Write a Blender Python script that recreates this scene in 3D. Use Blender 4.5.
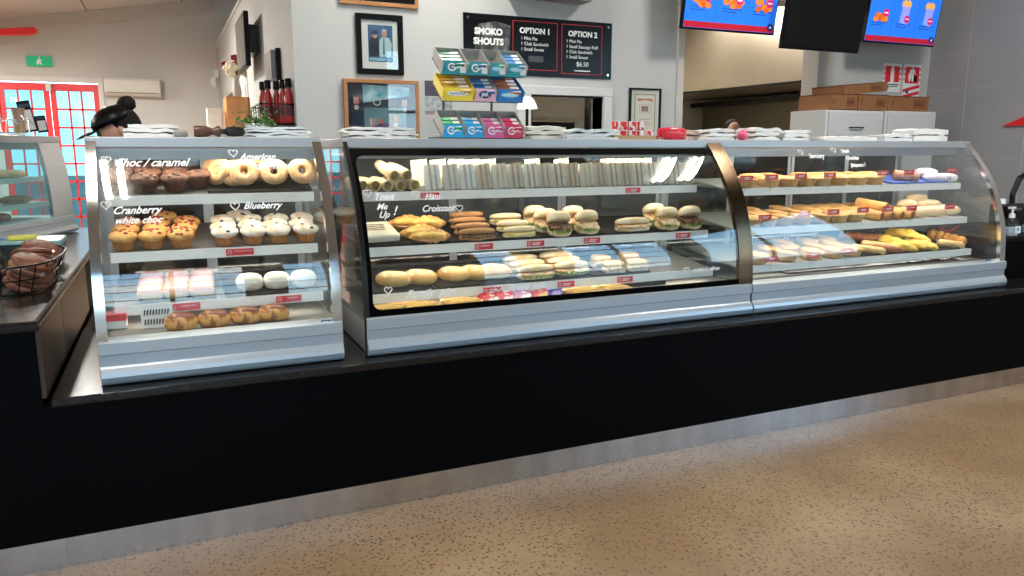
import bpy, math, random
from math import sin, cos, pi, radians as R, atan, sqrt
from mathutils import Vector, Matrix, noise
rnd = random.Random(7)
SC = bpy.context.scene; COL = SC.collection
for o in list(bpy.data.objects): bpy.data.objects.remove(o)

# ---------------------------------------------------------------- camera
EYE = 1.42; F = 762.485; PITCH, ROLL, YAW = R(10.2012), R(-.0772), R(24.1255)
cp, sp, cy_, sy_ = cos(PITCH), sin(PITCH), cos(YAW), sin(YAW)
fw = Vector((sy_*cp, cy_*cp, -sp)); rt0 = Vector((cy_, -sy_, 0)); up0 = rt0.cross(fw)
rt = cos(ROLL)*rt0 + sin(ROLL)*up0; up = -sin(ROLL)*rt0 + cos(ROLL)*up0
cam = bpy.data.objects.new('camera', bpy.data.cameras.new('camera')); COL.objects.link(cam)
m3 = Matrix((rt, up, -fw)).transposed(); cam.matrix_world = Matrix.Translation((0, 0, EYE)) @ m3.to_4x4()
cam.data.sensor_width = 36; cam.data.lens = 36*F/1024; cam.data.clip_start = .05
SC.camera = cam
def xat(p, Y, z):           # x of the point at depth Y and height z seen in image column p
    k = (p-512)/F; dz = z-EYE
    return (k*(Y*fw.y+dz*fw.z)-(Y*rt.y+dz*rt.z))/(rt.x-k*fw.x)
def on_y(px, py, Y):
    d = fw + rt*(px-512)/F - up*(py-288)/F; return Vector((0, 0, EYE)) + d*(Y/d.y)

# ---------------------------------------------------------------- look
SC.view_settings.view_transform = 'Standard'; SC.view_settings.look = 'None'
SC.view_settings.gamma = 1; SC.view_settings.use_curve_mapping = False
SC.view_settings.exposure = 0.0
SC.cycles.transparent_max_bounces = 24; SC.cycles.max_bounces = 8

# ---------------------------------------------------------------- sky
W = bpy.data.worlds.new('sky'); SC.world = W; W.use_nodes = True
nt = W.node_tree; N = nt.nodes; L = nt.links; N.clear()
out = N.new('ShaderNodeOutputWorld'); bg = N.new('ShaderNodeBackground'); L.new(bg.outputs[0], out.inputs[0])
tc = N.new('ShaderNodeTexCoord'); sx = N.new('ShaderNodeSeparateXYZ'); L.new(tc.outputs['Generated'], sx.inputs[0])
ramp = N.new('ShaderNodeValToRGB'); L.new(sx.outputs['Z'], ramp.inputs[0])
e = ramp.color_ramp.elements; e[0].position = 0; e[0].color = (.66, .87, 1, 1); e[1].position = .6; e[1].color = (.30, .55, .95, 1)
mid = ramp.color_ramp.elements.new(.12); mid.color = (.43, .74, 1, 1)
ns = N.new('ShaderNodeTexNoise'); ns.inputs['Scale'].default_value = 5; ns.inputs['Detail'].default_value = 4
L.new(tc.outputs['Generated'], ns.inputs['Vector'])
cr = N.new('ShaderNodeValToRGB'); cr.color_ramp.elements[0].position = .52; cr.color_ramp.elements[1].position = .62
L.new(ns.outputs[0], cr.inputs[0])
mx = N.new('ShaderNodeMix'); mx.data_type = 'RGBA'; L.new(cr.outputs[0], mx.inputs[0]); L.new(ramp.outputs[0], mx.inputs[6]); mx.inputs[7].default_value = (1, 1, 1, 1)
L.new(mx.outputs[2], bg.inputs[0]); bg.inputs[1].default_value = 5.5

# ---------------------------------------------------------------- lamps of the room (fittings are built further down)
def area(name, loc, sx, sy, power, col=(1, .95, .88), rot=(0, 0, 0), parent=None):
    l = bpy.data.lights.new(name, 'AREA'); l.shape = 'RECTANGLE'; l.size = sx; l.size_y = sy; l.energy = power; l.color = col
    o = bpy.data.objects.new(name, l); COL.objects.link(o); o.location = loc; o.rotation_euler = rot
    if parent: o.parent = parent
    return o
CEIL = lambda x: 3.36 + .172*x
FITTINGS = [(-.28, 2.5, 40), (4.08, 2.38, 48), (4.42, 2.38, 48), (1.9, 2.9, 0), (1.6, 4.15, 38), (-.95, 8.4, 170), (-3.2, 6.2, 120), (-3.2, 2.0, 40), (-2.6, 9.8, 130)]
FITTINGS = [f_ for f_ in FITTINGS if f_[2]]
for i, (x, y, pw_) in enumerate(FITTINGS):
    for q_ in (-.04, .04): area('ceiling_lamp', (x+q_, y, CEIL(x)-.20), .8, .035, pw_/2, rot=(0, 0, R(90)))
area('kitchen_lamp', (3.2, 6.9, 2.9), 1.2, .3, 55)
area('kitchen_lamp', (5.0, 6.9, 2.9), 1.2, .3, 60, col=(1, .9, .75))

# ---------------------------------------------------------------- materials
MATS = {}
def mat(name, col, rough=.5, metal=0, col2=None, scale=20, bump=0, emit=0, spec=.5, coat=0, lo=.35, hi=.65, detail=4, stretch=None):
    if name in MATS: return MATS[name]
    m = bpy.data.materials.new(name); m.use_nodes = True; nt = m.node_tree; b = nt.nodes['Principled BSDF']
    b.inputs['Base Color'].default_value = (*col, 1); b.inputs['Roughness'].default_value = rough
    b.inputs['Metallic'].default_value = metal; b.inputs['Specular IOR Level'].default_value = spec; b.inputs['Coat Weight'].default_value = coat
    if emit: b.inputs['Emission Color'].default_value = (*col, 1); b.inputs['Emission Strength'].default_value = emit
    if col2 or bump:
        t = nt.nodes.new('ShaderNodeTexCoord'); n = nt.nodes.new('ShaderNodeTexNoise'); n.inputs['Scale'].default_value = scale; n.inputs['Detail'].default_value = detail
        src = t.outputs['Object']
        if stretch:
            mp = nt.nodes.new('ShaderNodeMapping'); mp.inputs['Scale'].default_value = stretch; nt.links.new(src, mp.inputs[0]); src = mp.outputs[0]
        nt.links.new(src, n.inputs['Vector'])
        if col2:
            c = nt.nodes.new('ShaderNodeValToRGB'); c.color_ramp.elements[0].position = lo; c.color_ramp.elements[1].position = hi
            c.color_ramp.elements[0].color = (*col, 1); c.color_ramp.elements[1].color = (*col2, 1)
            nt.links.new(n.outputs[0], c.inputs[0]); nt.links.new(c.outputs[0], b.inputs['Base Color'])
        if bump:
            bp = nt.nodes.new('ShaderNodeBump'); bp.inputs['Strength'].default_value = bump; bp.inputs['Distance'].default_value = .01
            nt.links.new(n.outputs[0], bp.inputs['Height']); nt.links.new(bp.outputs[0], b.inputs['Normal'])
    MATS[name] = m; return m
def glass(name, tint=(1, 1, 1), f0=.04, rough=0.0):
    m = bpy.data.materials.new(name); m.use_nodes = True; nt = m.node_tree; nt.nodes.clear()
    o = nt.nodes.new('ShaderNodeOutputMaterial'); mix = nt.nodes.new('ShaderNodeMixShader'); tr = nt.nodes.new('ShaderNodeBsdfTransparent')
    gl = nt.nodes.new('ShaderNodeBsdfGlossy'); gl.inputs['Roughness'].default_value = rough; tr.inputs[0].default_value = (*tint, 1)
    lw = nt.nodes.new('ShaderNodeLayerWeight'); lw.inputs[0].default_value = .5
    p = nt.nodes.new('ShaderNodeMath'); p.operation = 'POWER'; p.inputs[1].default_value = 5; nt.links.new(lw.outputs['Facing'], p.inputs[0])
    a = nt.nodes.new('ShaderNodeMath'); a.operation = 'MULTIPLY_ADD'; a.inputs[1].default_value = 1-f0; a.inputs[2].default_value = f0; nt.links.new(p.outputs[0], a.inputs[0])
    nt.links.new(a.outputs[0], mix.inputs[0]); nt.links.new(tr.outputs[0], mix.inputs[1]); nt.links.new(gl.outputs[0], mix.inputs[2]); nt.links.new(mix.outputs[0], o.inputs[0])
    MATS[name] = m; return m
GLASS = glass('clear_glass', (.97, .99, .985), .065)
WINGLASS = glass('window_glass', (.97, .98, .98), .04)
FILM = glass('plastic_film', (.97, .97, .97), .05, .12)
BOTTLEGL = glass('clear_plastic', (.88, .92, .95), .06, .05)
STEEL = mat('brushed_steel', (.58, .59, .60), .28, 1, (.50, .51, .53), 6, stretch=(1, 1, 40))
KICKM = mat('worn_kick_steel', (.62, .63, .64), .22, 1, (.50, .51, .52), 5, stretch=(2.2, 1, .3))
CHROME = mat('polished_steel', (.72, .71, .68), .12, 1)
BRONZE = mat('bronze_steel', (.13, .085, .05), .2, 1)
DARKST = mat('dark_steel', (.035, .034, .033), .3, .8)
TINT = glass('tinted_mirror_glass', (.34, .36, .36), .05)
ALU = mat('satin_aluminium', (.46, .465, .47), .4, .5)
FASC = mat('grey_lacquer_fascia', (.46, .51, .55), .3, .35)
WHITE = mat('white_enamel', (.88, .87, .83), .4)
GREYP = mat('grey_panel', (.24, .235, .22), .5, .3)
BLACK = mat('black_plastic', (.003, .003, .0035), .35, spec=.15)
BLACKL = mat('black_laminate', (.0008, .001, .0016), .5, spec=.06)
WTOP = mat('black_worktop', (.014, .012, .011), .2, col2=(.008, .007, .007), scale=40, spec=.4)
TRAY = mat('black_tray', (.016, .015, .014), .45, spec=.4)
WALLW = mat('painted_wall', (.52, .53, .52), .7, col2=(.50, .51, .50), scale=1.5)
WALLC = mat('painted_far_wall', (.60, .58, .55), .7, col2=(.58, .56, .53), scale=1.5)
TRIMW = mat('white_trim', (.62, .63, .62), .5)
RED = mat('red_paint', (.75, .01, .015), .4)
REDTAG = mat('red_tag', (.72, .018, .03), .45)
PAPER = mat('white_paper', (.80, .79, .76), .8, col2=(.74, .73, .70), scale=15)
INK = mat('white_marker', (.90, .90, .90), .6)
LETTER = mat('white_lettering', (.85, .85, .83), .6)

# ---------------------------------------------------------------- mesh builder
class MB:
    def __init__(s): s.v = []; s.f = []; s.mi = []; s.m = 0
    def add(s, vs, fs):
        b = len(s.v); s.v += [tuple(v) for v in vs]; s.f += [tuple(b+i for i in f) for f in fs]; s.mi += [s.m]*len(fs); return s
    def box(s, x0, x1, y0, y1, z0, z1, M=None):
        vs = [Vector(p) for p in ((x0,y0,z0),(x1,y0,z0),(x1,y1,z0),(x0,y1,z0),(x0,y0,z1),(x1,y0,z1),(x1,y1,z1),(x0,y1,z1))]
        if M is not None: vs = [M @ v for v in vs]
        return s.add(vs, [(0,3,2,1),(4,5,6,7),(0,1,5,4),(1,2,6,5),(2,3,7,6),(3,0,4,7)])
    def tube(s, pts, r, n=8, closed=False, cap=True):
        pts = [Vector(p) for p in pts]; k = len(pts); rs = r if isinstance(r, (list, tuple)) else [r]*k
        b = len(s.v); prev = None
        for i, p in enumerate(pts):
            a = pts[(i-1) % k] if (closed or i > 0) else p; c = pts[(i+1) % k] if (closed or i < k-1) else p
            t = (c-a).normalized()
            u = prev - t*prev.dot(t) if prev is not None else t.cross(Vector((0, 0, 1)))
            if u.length < 1e-4: u = t.cross(Vector((1, 0, 0)))
            u.normalize(); prev = u; w = t.cross(u)
            for j in range(n):
                an = 2*pi*j/n; s.v.append(tuple(p + (u*cos(an)+w*sin(an))*rs[i]))
        seg = k if closed else k-1; c0 = len(s.f)
        for i in range(seg):
            for j in range(n):
                a = b+i*n+j; a2 = b+i*n+(j+1) % n; c = b+((i+1) % k)*n+j; c2 = b+((i+1) % k)*n+(j+1) % n
                s.f.append((a, a2, c2, c))
        if cap and not closed:
            s.f.append(tuple(b+j for j in range(n))[::-1]); s.f.append(tuple(b+(k-1)*n+j for j in range(n)))
        s.mi += [s.m]*(len(s.f)-c0); return s
    def lathe(s, prof, n=20, c=(0, 0, 0), flute=0, M=None, jit=0):
        vs = []; fs = []; k = len(prof)
        for i, (r, z) in enumerate(prof):
            for j in range(n):
                a = 2*pi*j/n; rr = r*(1+(flute if j % 2 else 0))
                v = Vector((c[0]+rr*cos(a), c[1]+rr*sin(a), c[2]+z))
                if jit: v += Vector((1, 1, 1))*0 + noise.noise_vector(v*40)*jit
                vs.append(M @ v if M is not None else v)
        for i in range(k-1):
            for j in range(n): fs.append((i*n+j, i*n+(j+1) % n, (i+1)*n+(j+1) % n, (i+1)*n+j))
        fs.append(tuple(range(n))[::-1]); fs.append(tuple((k-1)*n+j for j in range(n)))
        return s.add(vs, fs)
    def blob(s, c, r, nz=0, fr=20, seed=0, nu=18, nv=10, pw=1.0, flat=None, M=None):
        vs = []; fs = []; c = Vector(c)
        sg = lambda t: (1 if t >= 0 else -1)*abs(t)**pw
        for i in range(nv+1):
            ph = -pi/2+pi*i/nv
            for j in range(nu):
                th = 2*pi*j/nu; d = Vector((sg(cos(ph))*sg(cos(th)), sg(cos(ph))*sg(sin(th)), sg(sin(ph))))
                p = Vector((d.x*r[0], d.y*r[1], d.z*r[2]))
                if nz: p *= 1 + nz*noise.noise((p*fr)+Vector((seed*7.3, seed*3.1, seed)))
                if flat is not None: p.z = max(p.z, flat)
                p += c; vs.append(M @ p if M is not None else p)
        for i in range(nv):
            for j in range(nu): fs.append((i*nu+j, i*nu+(j+1) % nu, (i+1)*nu+(j+1) % nu, (i+1)*nu+j))
        return s.add(vs, fs)
    def prism(s, poly, a0, a1, axis='x', M=None):     # poly in the two other axes, extruded along axis
        n = len(poly)
        def mk(p, a):
            v = Vector((a, p[0], p[1])) if axis == 'x' else Vector((p[0], a, p[1])) if axis == 'y' else Vector((p[0], p[1], a))
            return M @ v if M is not None else v
        vs = [mk(p, a0) for p in poly]+[mk(p, a1) for p in poly]
        fs = [(i, (i+1) % n, (i+1) % n+n, i+n) for i in range(n)]+[tuple(range(n))[::-1], tuple(range(n, 2*n))]
        return s.add(vs, fs)
    def build(s, name, m, parent=None, smooth=False, bev=0, org=None):
        me = bpy.data.meshes.new(name)
        vs = s.v if org is None else [(x-org[0], y-org[1], z-org[2]) for x, y, z in s.v]
        me.from_pydata(vs, [], s.f)
        for k in (m if isinstance(m, (list, tuple)) else [m]): me.materials.append(k)
        me.polygons.foreach_set('material_index', s.mi)
        me.polygons.foreach_set('use_smooth', [bool(smooth)]*len(s.f))
        me.validate(); me.update()
        import bmesh
        bm = bmesh.new(); bm.from_mesh(me); bmesh.ops.recalc_face_normals(bm, faces=bm.faces); bm.to_mesh(me); bm.free()
        if smooth and smooth != 2:
            try: me.set_sharp_from_angle(angle=R(40))
            except Exception: pass
        o = bpy.data.objects.new(name, me); COL.objects.link(o)
        if parent: o.parent = parent
        if bev:
            b = o.modifiers.new('bevel', 'BEVEL'); b.width = bev; b.segments = 2; b.limit_method = 'ANGLE'
        return o
def thing(name, label, cat, loc=(0, 0, 0), rot=(0, 0, 0), group=None):
    o = bpy.data.objects.new(name, None); COL.objects.link(o); o.empty_display_size = .05
    o.location = loc; o.rotation_euler = rot; o['label'] = label; o['category'] = cat
    if group: o['group'] = group
    return o
def tag(o, label, cat, group=None):
    o['label'] = label; o['category'] = cat
    if group: o['group'] = group
    return o
def struct(o): o['kind'] = 'structure'; return o
def dup(o, parent=None):
    c = o.copy(); COL.objects.link(c); c.parent = parent
    for k in ('label', 'category', 'group'):
        if parent is not None and k in c and k != 'label': del c[k]
    for ch in list(o.children): dup(ch, c)
    return c
used = set()
def place(proto, loc, rot, label, group, scale=1):
    o = proto if proto.name not in used else dup(proto)
    used.add(proto.name); used.add(o.name)
    o.location = loc; o.rotation_euler = rot
    if scale != 1: o.scale = (scale,)*3
    o['label'] = label
    if group: o['group'] = group
    return o
def text(name, s, size, fn, m, parent, org=(0, 0, 0), thick=.0006, shear=0, bold=0, align='CENTER', space=1, line=1):
    cu = bpy.data.curves.new(name, 'FONT'); cu.body = s; cu.size = size; cu.extrude = thick; cu.shear = shear; cu.offset = bold
    cu.align_x = align; cu.space_character = space; cu.space_line = line; cu.resolution_u = 3
    t = bpy.data.objects.new(name, cu); COL.objects.link(t)
    dg = bpy.context.evaluated_depsgraph_get(); dg.update()
    me = bpy.data.meshes.new_from_object(t.evaluated_get(dg)); bpy.data.objects.remove(t); bpy.data.curves.remove(cu)
    o0 = Vector(org)
    for v in me.vertices: v.co = fn(v.co.x, v.co.y, v.co.z) - o0
    me.materials.clear(); me.materials.append(m)
    o = bpy.data.objects.new(name, me); COL.objects.link(o); o.parent = parent
    return o
def wallfn(X, Y, Z): return lambda u, v, w: Vector((X+u, Y-w, Z+v))      # letters on a wall that faces the camera side
def tilt(s): return atan(s)

# ================================================================ STRUCTURE
FLOORM = mat('exposed_aggregate', (.40, .30, .20), .35)
nt = FLOORM.node_tree; b = nt.nodes['Principled BSDF']; t = nt.nodes.new('ShaderNodeTexCoord')
def voro(sc, lo, hi, a, bb):
    v = nt.nodes.new('ShaderNodeTexVoronoi'); v.inputs['Scale'].default_value = sc; nt.links.new(t.outputs['Object'], v.inputs['Vector'])
    c = nt.nodes.new('ShaderNodeValToRGB'); c.color_ramp.elements[0].position = lo; c.color_ramp.elements[1].position = hi
    c.color_ramp.elements[0].color = (a, a, a, 1); c.color_ramp.elements[1].color = (bb, bb, bb, 1)
    nt.links.new(v.outputs['Distance'], c.inputs[0]); return v, c
v1, c1 = voro(70, .30, .46, 1, 0)
sepc = nt.nodes.new('ShaderNodeSeparateColor'); nt.links.new(v1.outputs['Color'], sepc.inputs[0])
gt = nt.nodes.new('ShaderNodeMath'); gt.operation = 'GREATER_THAN'; gt.inputs[1].default_value = .30; nt.links.new(sepc.outputs[0], gt.inputs[0])
mu = nt.nodes.new('ShaderNodeMath'); mu.operation = 'MULTIPLY'; nt.links.new(gt.outputs[0], mu.inputs[0]); nt.links.new(c1.outputs[0], mu.inputs[1])
stone = nt.nodes.new('ShaderNodeMix'); stone.data_type = 'RGBA'; stone.inputs[6].default_value = (.10, .06, .033, 1); stone.inputs[7].default_value = (.24, .155, .095, 1); nt.links.new(sepc.outputs[1], stone.inputs[0])
nz = nt.nodes.new('ShaderNodeTexNoise'); nz.inputs['Scale'].default_value = 1.6; nz.inputs['Detail'].default_value = 6; nt.links.new(t.outputs['Object'], nz.inputs['Vector'])
gr = nt.nodes.new('ShaderNodeValToRGB'); gr.color_ramp.elements[0].position = .35; gr.color_ramp.elements[1].position = .7
gr.color_ramp.elements[0].color = (.27, .17, .09, 1); gr.color_ramp.elements[1].color = (.41, .285, .17, 1); nt.links.new(nz.outputs[0], gr.inputs[0])
mixf = nt.nodes.new('ShaderNodeMix'); mixf.data_type = 'RGBA'; nt.links.new(mu.outputs[0], mixf.inputs[0]); nt.links.new(gr.outputs[0], mixf.inputs[6]); nt.links.new(stone.outputs[2], mixf.inputs[7])
nt.links.new(mixf.outputs[2], b.inputs['Base Color'])

mb = MB(); mb.box(-8, 8.5, -3, 12.2, -.15, 0); struct(mb.build('floor', FLOORM))
GRASS = mat('car_park_gravel', (.20, .19, .16), .9, col2=(.14, .15, .10), scale=.3)
mb = MB(); mb.box(-60, 70, -80, 60, -.4, -.2); struct(mb.build('ground', GRASS))
mb = MB()   # sloping ceiling
xa, xb = -8, 8.5
CEILM = mat('ceiling_board', (.56, .52, .49), .8, col2=(.54, .50, .47), scale=2)
mb.prism([(xa, CEIL(xa)), (xb, CEIL(xb)), (xb, CEIL(xb)+.12), (xa, CEIL(xa)+.12)], -3, 12.2, 'y'); struct(mb.build('ceiling', CEILM))
SEAM = mat('ceiling_seam_strip', (.12, .11, .10), .8)  # dark strips for the joints between ceiling boards
for i, x in enumerate((-3.2, -2.0, -.8, .35)):
    mb = MB(); mb.prism([(x, CEIL(x)-.004), (x+.012, CEIL(x)-.004), (x+.012, CEIL(x)+.01), (x, CEIL(x)+.01)], 5, 11.8, 'y'); struct(mb.build('trim_%d' % (i+1), SEAM))
# far wall with the doorway opening, cornice
mb = MB()
fx0, fx1, fz = -1.93, -.75, 2.34
for p in ([(-8, 0), (fx0, 0), (fx0, CEIL(fx0)), (-8, CEIL(-8))], [(fx1, 0), (8.5, 0), (8.5, CEIL(8.5)), (fx1, CEIL(fx1))], [(fx0, fz), (fx1, fz), (fx1, CEIL(fx1)), (fx0, CEIL(fx0))]):
    mb.prism(p, 12, 12.2, 'y')
struct(mb.build('wall_back_left', WALLC))
mb = MB(); mb.prism([(-8, CEIL(-8)-.15), (.767, CEIL(.767)-.15), (.767, CEIL(.767)-.002), (-8, CEIL(-8)-.002)], 11.75, 12, 'y'); struct(mb.build('trim_5', mat('cornice_paint', (.50, .46, .42), .7)))
# partition between cafe and kitchen
mb = MB(); mb.prism([(5.14, 0), (12, 0), (12, 2.86), (5.14, 2.80)], .768, .95, 'x'); struct(mb.build('wall_partition', WALLW))
mb = MB(); mb.prism([(5.14, 2.80), (12, 2.86), (12, 2.90), (5.14, 2.84)], .755, .96, 'x'); struct(mb.build('trim_6', TRIMW))
# menu wall with hatch and kitchen opening
mb = MB(); zt = CEIL(.95)
T = lambda x: CEIL(x)
def seg(x0, x1, z0, z1=None):
    mb.prism([(x0, z0), (x1, z0), (x1, z1 if z1 else T(x1)), (x0, z1 if z1 else T(x0))], 5.0, 5.14, 'y')
seg(.768, 2.38, 0); seg(2.38, 2.97, 0, 1.10); seg(2.38, 2.97, 1.81); seg(2.97, 3.68, 0)
seg(3.68, 5.06, 2.62); seg(5.06, 6.4, 0)
struct(mb.build('wall_back', WALLW))
mb = MB()
for a in ((2.28, 2.38, 1.0, 1.81), (2.97, 3.045, 1.0, 1.81), (2.28, 3.045, 1.81, 1.87)): mb.box(a[0], a[1], 4.975, 5.16, a[2], a[3])
struct(mb.build('trim_7', TRIMW, bev=.004))
mb = MB(); mb.box(3.62, 3.68, 4.98, 5.16, 0, 2.6); mb.box(5.04, 5.20, 4.98, 5.16, 0, 2.6); mb.box(3.62, 5.20, 4.98, 5.16, 2.6, 2.68)
struct(mb.build('trim_8', mat('door_lining', (.56, .53, .48), .5), bev=.004))
# right wall of panels with a window further forward
TILE = mat('grey_wall_panel', (.34, .34, .348), .45, col2=(.32, .32, .328), scale=2)
mb = MB()
mb.box(6.4, 6.6, .2, 5.14, 0, 4.7); mb.box(6.4, 6.6, -2.8, -2.4, 0, 4.7); mb.box(6.4, 6.6, -2.4, .2, 0, .7); mb.box(6.4, 6.6, -2.4, .2, 3.2, 4.7)
struct(mb.build('wall_right', TILE))
mb = MB()
for k in range(9): mb.box(6.397, 6.403, .1, 5.0, .45+.3*k-.002, .45+.3*k+.001)
for k in range(9): mb.box(6.396, 6.403, 4.62-.55*k, 4.626-.55*k, .0, 4.2)
struct(mb.build('trim_9', mat('panel_joint', (.46, .46, .455), .6)))
def window(n, axis, c, a0, a1, z0, z1, cols, rows, fm, bar=.04, th=.06):
    fr = MB(); gl = MB()
    def bx(m, u0, u1, za, zb, d=th):
        if axis == 'y': m.box(u0, u1, c-d/2, c+d/2, za, zb)
        else: m.box(c-d/2, c+d/2, u0, u1, za, zb)
    bx(fr, a0, a0+.07, z0, z1); bx(fr, a1-.07, a1, z0, z1); bx(fr, a0+.07, a1-.07, z0, z0+.07); bx(fr, a0+.07, a1-.07, z1-.07, z1)
    for i in range(1, cols):
        u = a0+(a1-a0)*i/cols; bx(fr, u-bar/2, u+bar/2, z0+.07, z1-.07, th*.8)
    for i in range(1, rows):
        z = z0+(z1-z0)*i/rows; bx(fr, a0+.07, a1-.07, z-bar/2, z+bar/2, th*.7)
    bx(gl, a0+.03, a1-.03, z0+.03, z1-.03, .008)
    o = struct(fr.build('window_%d' % n, fm)); p = gl.build('window_pane', WINGLASS, o); return o
window(1, 'x', 6.5, -2.4, .2, .7, 3.2, 2, 1, TRIMW)
# shop front behind the camera and left wall
mb = MB(); FY = -2.6
mb.box(-8, 6.6, FY-.2, FY, 0, .5); mb.prism([(-8, 3.1), (6.6, 3.1), (6.6, CEIL(6.6)), (-3, CEIL(-3)), (-8, 3.1)][:4], FY-.2, FY, 'y')
wins = [(-6.5, -3.4), (-2.4, .75), (1.05, 1.62), (3.35, 4.0), (4.6, 6.25)]  # first opening is unseen, added to let in more daylight
xs = [-8]+[v for w in wins for v in w]+[6.6]
for i in range(0, len(xs), 2): mb.box(xs[i], xs[i+1], FY-.2, FY, .5, 3.1)
struct(mb.build('wall_front', WALLC))
for i, (a, bq) in enumerate(wins): window(i+2, 'y', FY-.1, a, bq, .5, 3.1, max(1, round((bq-a)/.72)), 5, TRIMW, .05)
mb = MB(); mb.box(-8.2, -8, -3, 0, 0, 4.0); mb.box(-8.2, -8, 4, 12.2, 0, 4.0); mb.box(-8.2, -8, 0, 4, 0, .8); mb.box(-8.2, -8, 0, 4, 2.4, 4.0); struct(mb.build('wall_left', WALLC))
window(8, 'x', -8.1, 0, 4, .8, 2.4, 4, 2, TRIMW)
# kitchen shell
KW = mat('kitchen_wall', (.62, .55, .44), .6)
mb = MB(); mb.box(.95, 7.2, 9.0, 9.15, 0, 4.6); mb.box(7.05, 7.2, 5.14, 9, 0, 4.6); struct(mb.build('wall_kitchen', KW))

# red french doors in the far wall
FROST = glass('filmed_door_glass', (.40, .56, .57), .04)
def french(n, x0, x1, label_x):
    fr = MB(); z1 = 2.31
    fr.box(x0, x0+.065, 12.02, 12.08, 0, z1); fr.box(x1-.065, x1, 12.02, 12.08, 0, z1); fr.box(x0+.065, x1-.065, 12.02, 12.08, z1-.095, z1); fr.box(x0+.065, x1-.065, 12.02, 12.08, 0, .3)
    for i in (1, 2):
        u = x0+.065+(x1-x0-.13)*i/3; fr.box(u-.01, u+.01, 12.03, 12.07, .3, z1-.095)
    for i in range(1, 8):
        z = z1-.095-.24*i; fr.box(x0+.065, x1-.065, 12.03, 12.07, z-.012, z+.012)
    o = struct(fr.build('door_%d' % n, RED)); g = MB(); g.box(x0+.05, x1-.05, 12.046, 12.054, .29, z1-.08); g.build('glass_pane', FROST, o)
french(1, -1.92, -1.345, 0); french(2, -1.335, -.76, 0)
mb = MB(); mb.box(-1.99, -1.92, 11.97, 12.1, 0, 2.39); mb.box(-.76, -.70, 11.97, 12.1, 0, 2.39); mb.box(-1.92, -.76, 11.97, 12.1, 2.33, 2.39); struct(mb.build('trim_10', mat('door_frame_white', (.66, .63, .6), .5)))

# ================================================================ SERVICE COUNTER
CT = .615
o = thing('service_counter', 'long black-fronted service counter under the three glass food cabinets', 'counter', (2.3, 3.3, 0))
g = (2.3, 3.3, 0)
mb = MB(); mb.box(-.41, 5.6, 2.835, 3.95, .115, CT-.03); mb.build('front_panel', BLACKL, o, org=g)
mb = MB(); mb.box(-.41, 5.6, 2.85, 3.9, 0, .115); mb.build('kickplate', KICKM, o, org=g)
mb = MB(); mb.box(-.405, 5.6, 2.815, 3.96, CT-.03, CT); mb.build('worktop', WTOP, o, bev=.008, org=g)
RZ = .885
o = thing('return_counter', 'taller black side counter at the left carrying the wrapped biscuits', 'counter', (-1.2, 4, 0)); g = (-1.2, 4, 0)
mb = MB(); mb.box(-2.2, -.4105, 2.835, 6.2, .115, CT-.031); mb.box(-2.2, -.428, 2.835, 6.2, CT-.030, RZ-.035); mb.build('body', BLACKL, o, org=g)
SIDEM = mat('dark_side_panel', (.045, .026, .017), .3, .1)
mb = MB(); mb.box(-.428, -.415, 2.832, 3.4, CT+.003, RZ-.036); mb.box(-.428, -.415, 3.41, 4.4, CT+.003, RZ-.036); mb.build('side_panel', SIDEM, o, org=g)
mb = MB(); mb.box(-2.2, -.4105, 2.85, 3.9, 0, .115); mb.build('kickplate', KICKM, o, org=g)
mb = MB(); mb.box(-2.2, -.41, 2.79, 6.2, RZ-.035, RZ); mb.build('worktop', WTOP, o, bev=.012, org=g)
# right hand black till counter
o = thing('till_counter', 'tall black counter end standing beyond the right glass cabinet', 'counter', (5.0, 3.3, 0)); g = (5.0, 3.3, 0)
mb = MB(); mb.box(4.62, 5.6, 3.06, 3.8, CT+.001, .86); mb.build('body', BLACKL, o, org=g)
mb = MB(); mb.box(4.60, 5.6, 3.05, 3.82, .86, .885); mb.build('counter_top', BLACK, o, bev=.004, org=g)

# ================================================================ GLASS FOOD CABINETS
PR = [(0, 0), (.003, .10), (.008, .20), (.022, .345), (.062, .485), (.122, .62), (.222, .755), (.315, .855)]
def catmull(P, n=6):
    out = []
    for i in range(len(P)-1):
        p0 = P[max(i-1, 0)]; p1 = P[i]; p2 = P[i+1]; p3 = P[min(i+2, len(P)-1)]
        for k in range(n):
            t = k/n
            out.append(tuple(.5*((2*p1[a])+(-p0[a]+p2[a])*t+(2*p0[a]-5*p1[a]+4*p2[a]-p3[a])*t*t+(-p0[a]+3*p1[a]-3*p2[a]+p3[a])*t**3) for a in (0, 1)))
    out.append(P[-1]); return out
def prof(k=1, h=1): return catmull([(a*k, b*h) for a, b in PR])
def profy(P, z):
    for a, b in zip(P, P[1:]):
        if a[1] <= z <= b[1]+1e-9: return a[0]+(b[0]-a[0])*(z-a[1])/(b[1]-a[1])
    return P[0][0] if z < 0 else P[-1][0]
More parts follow.
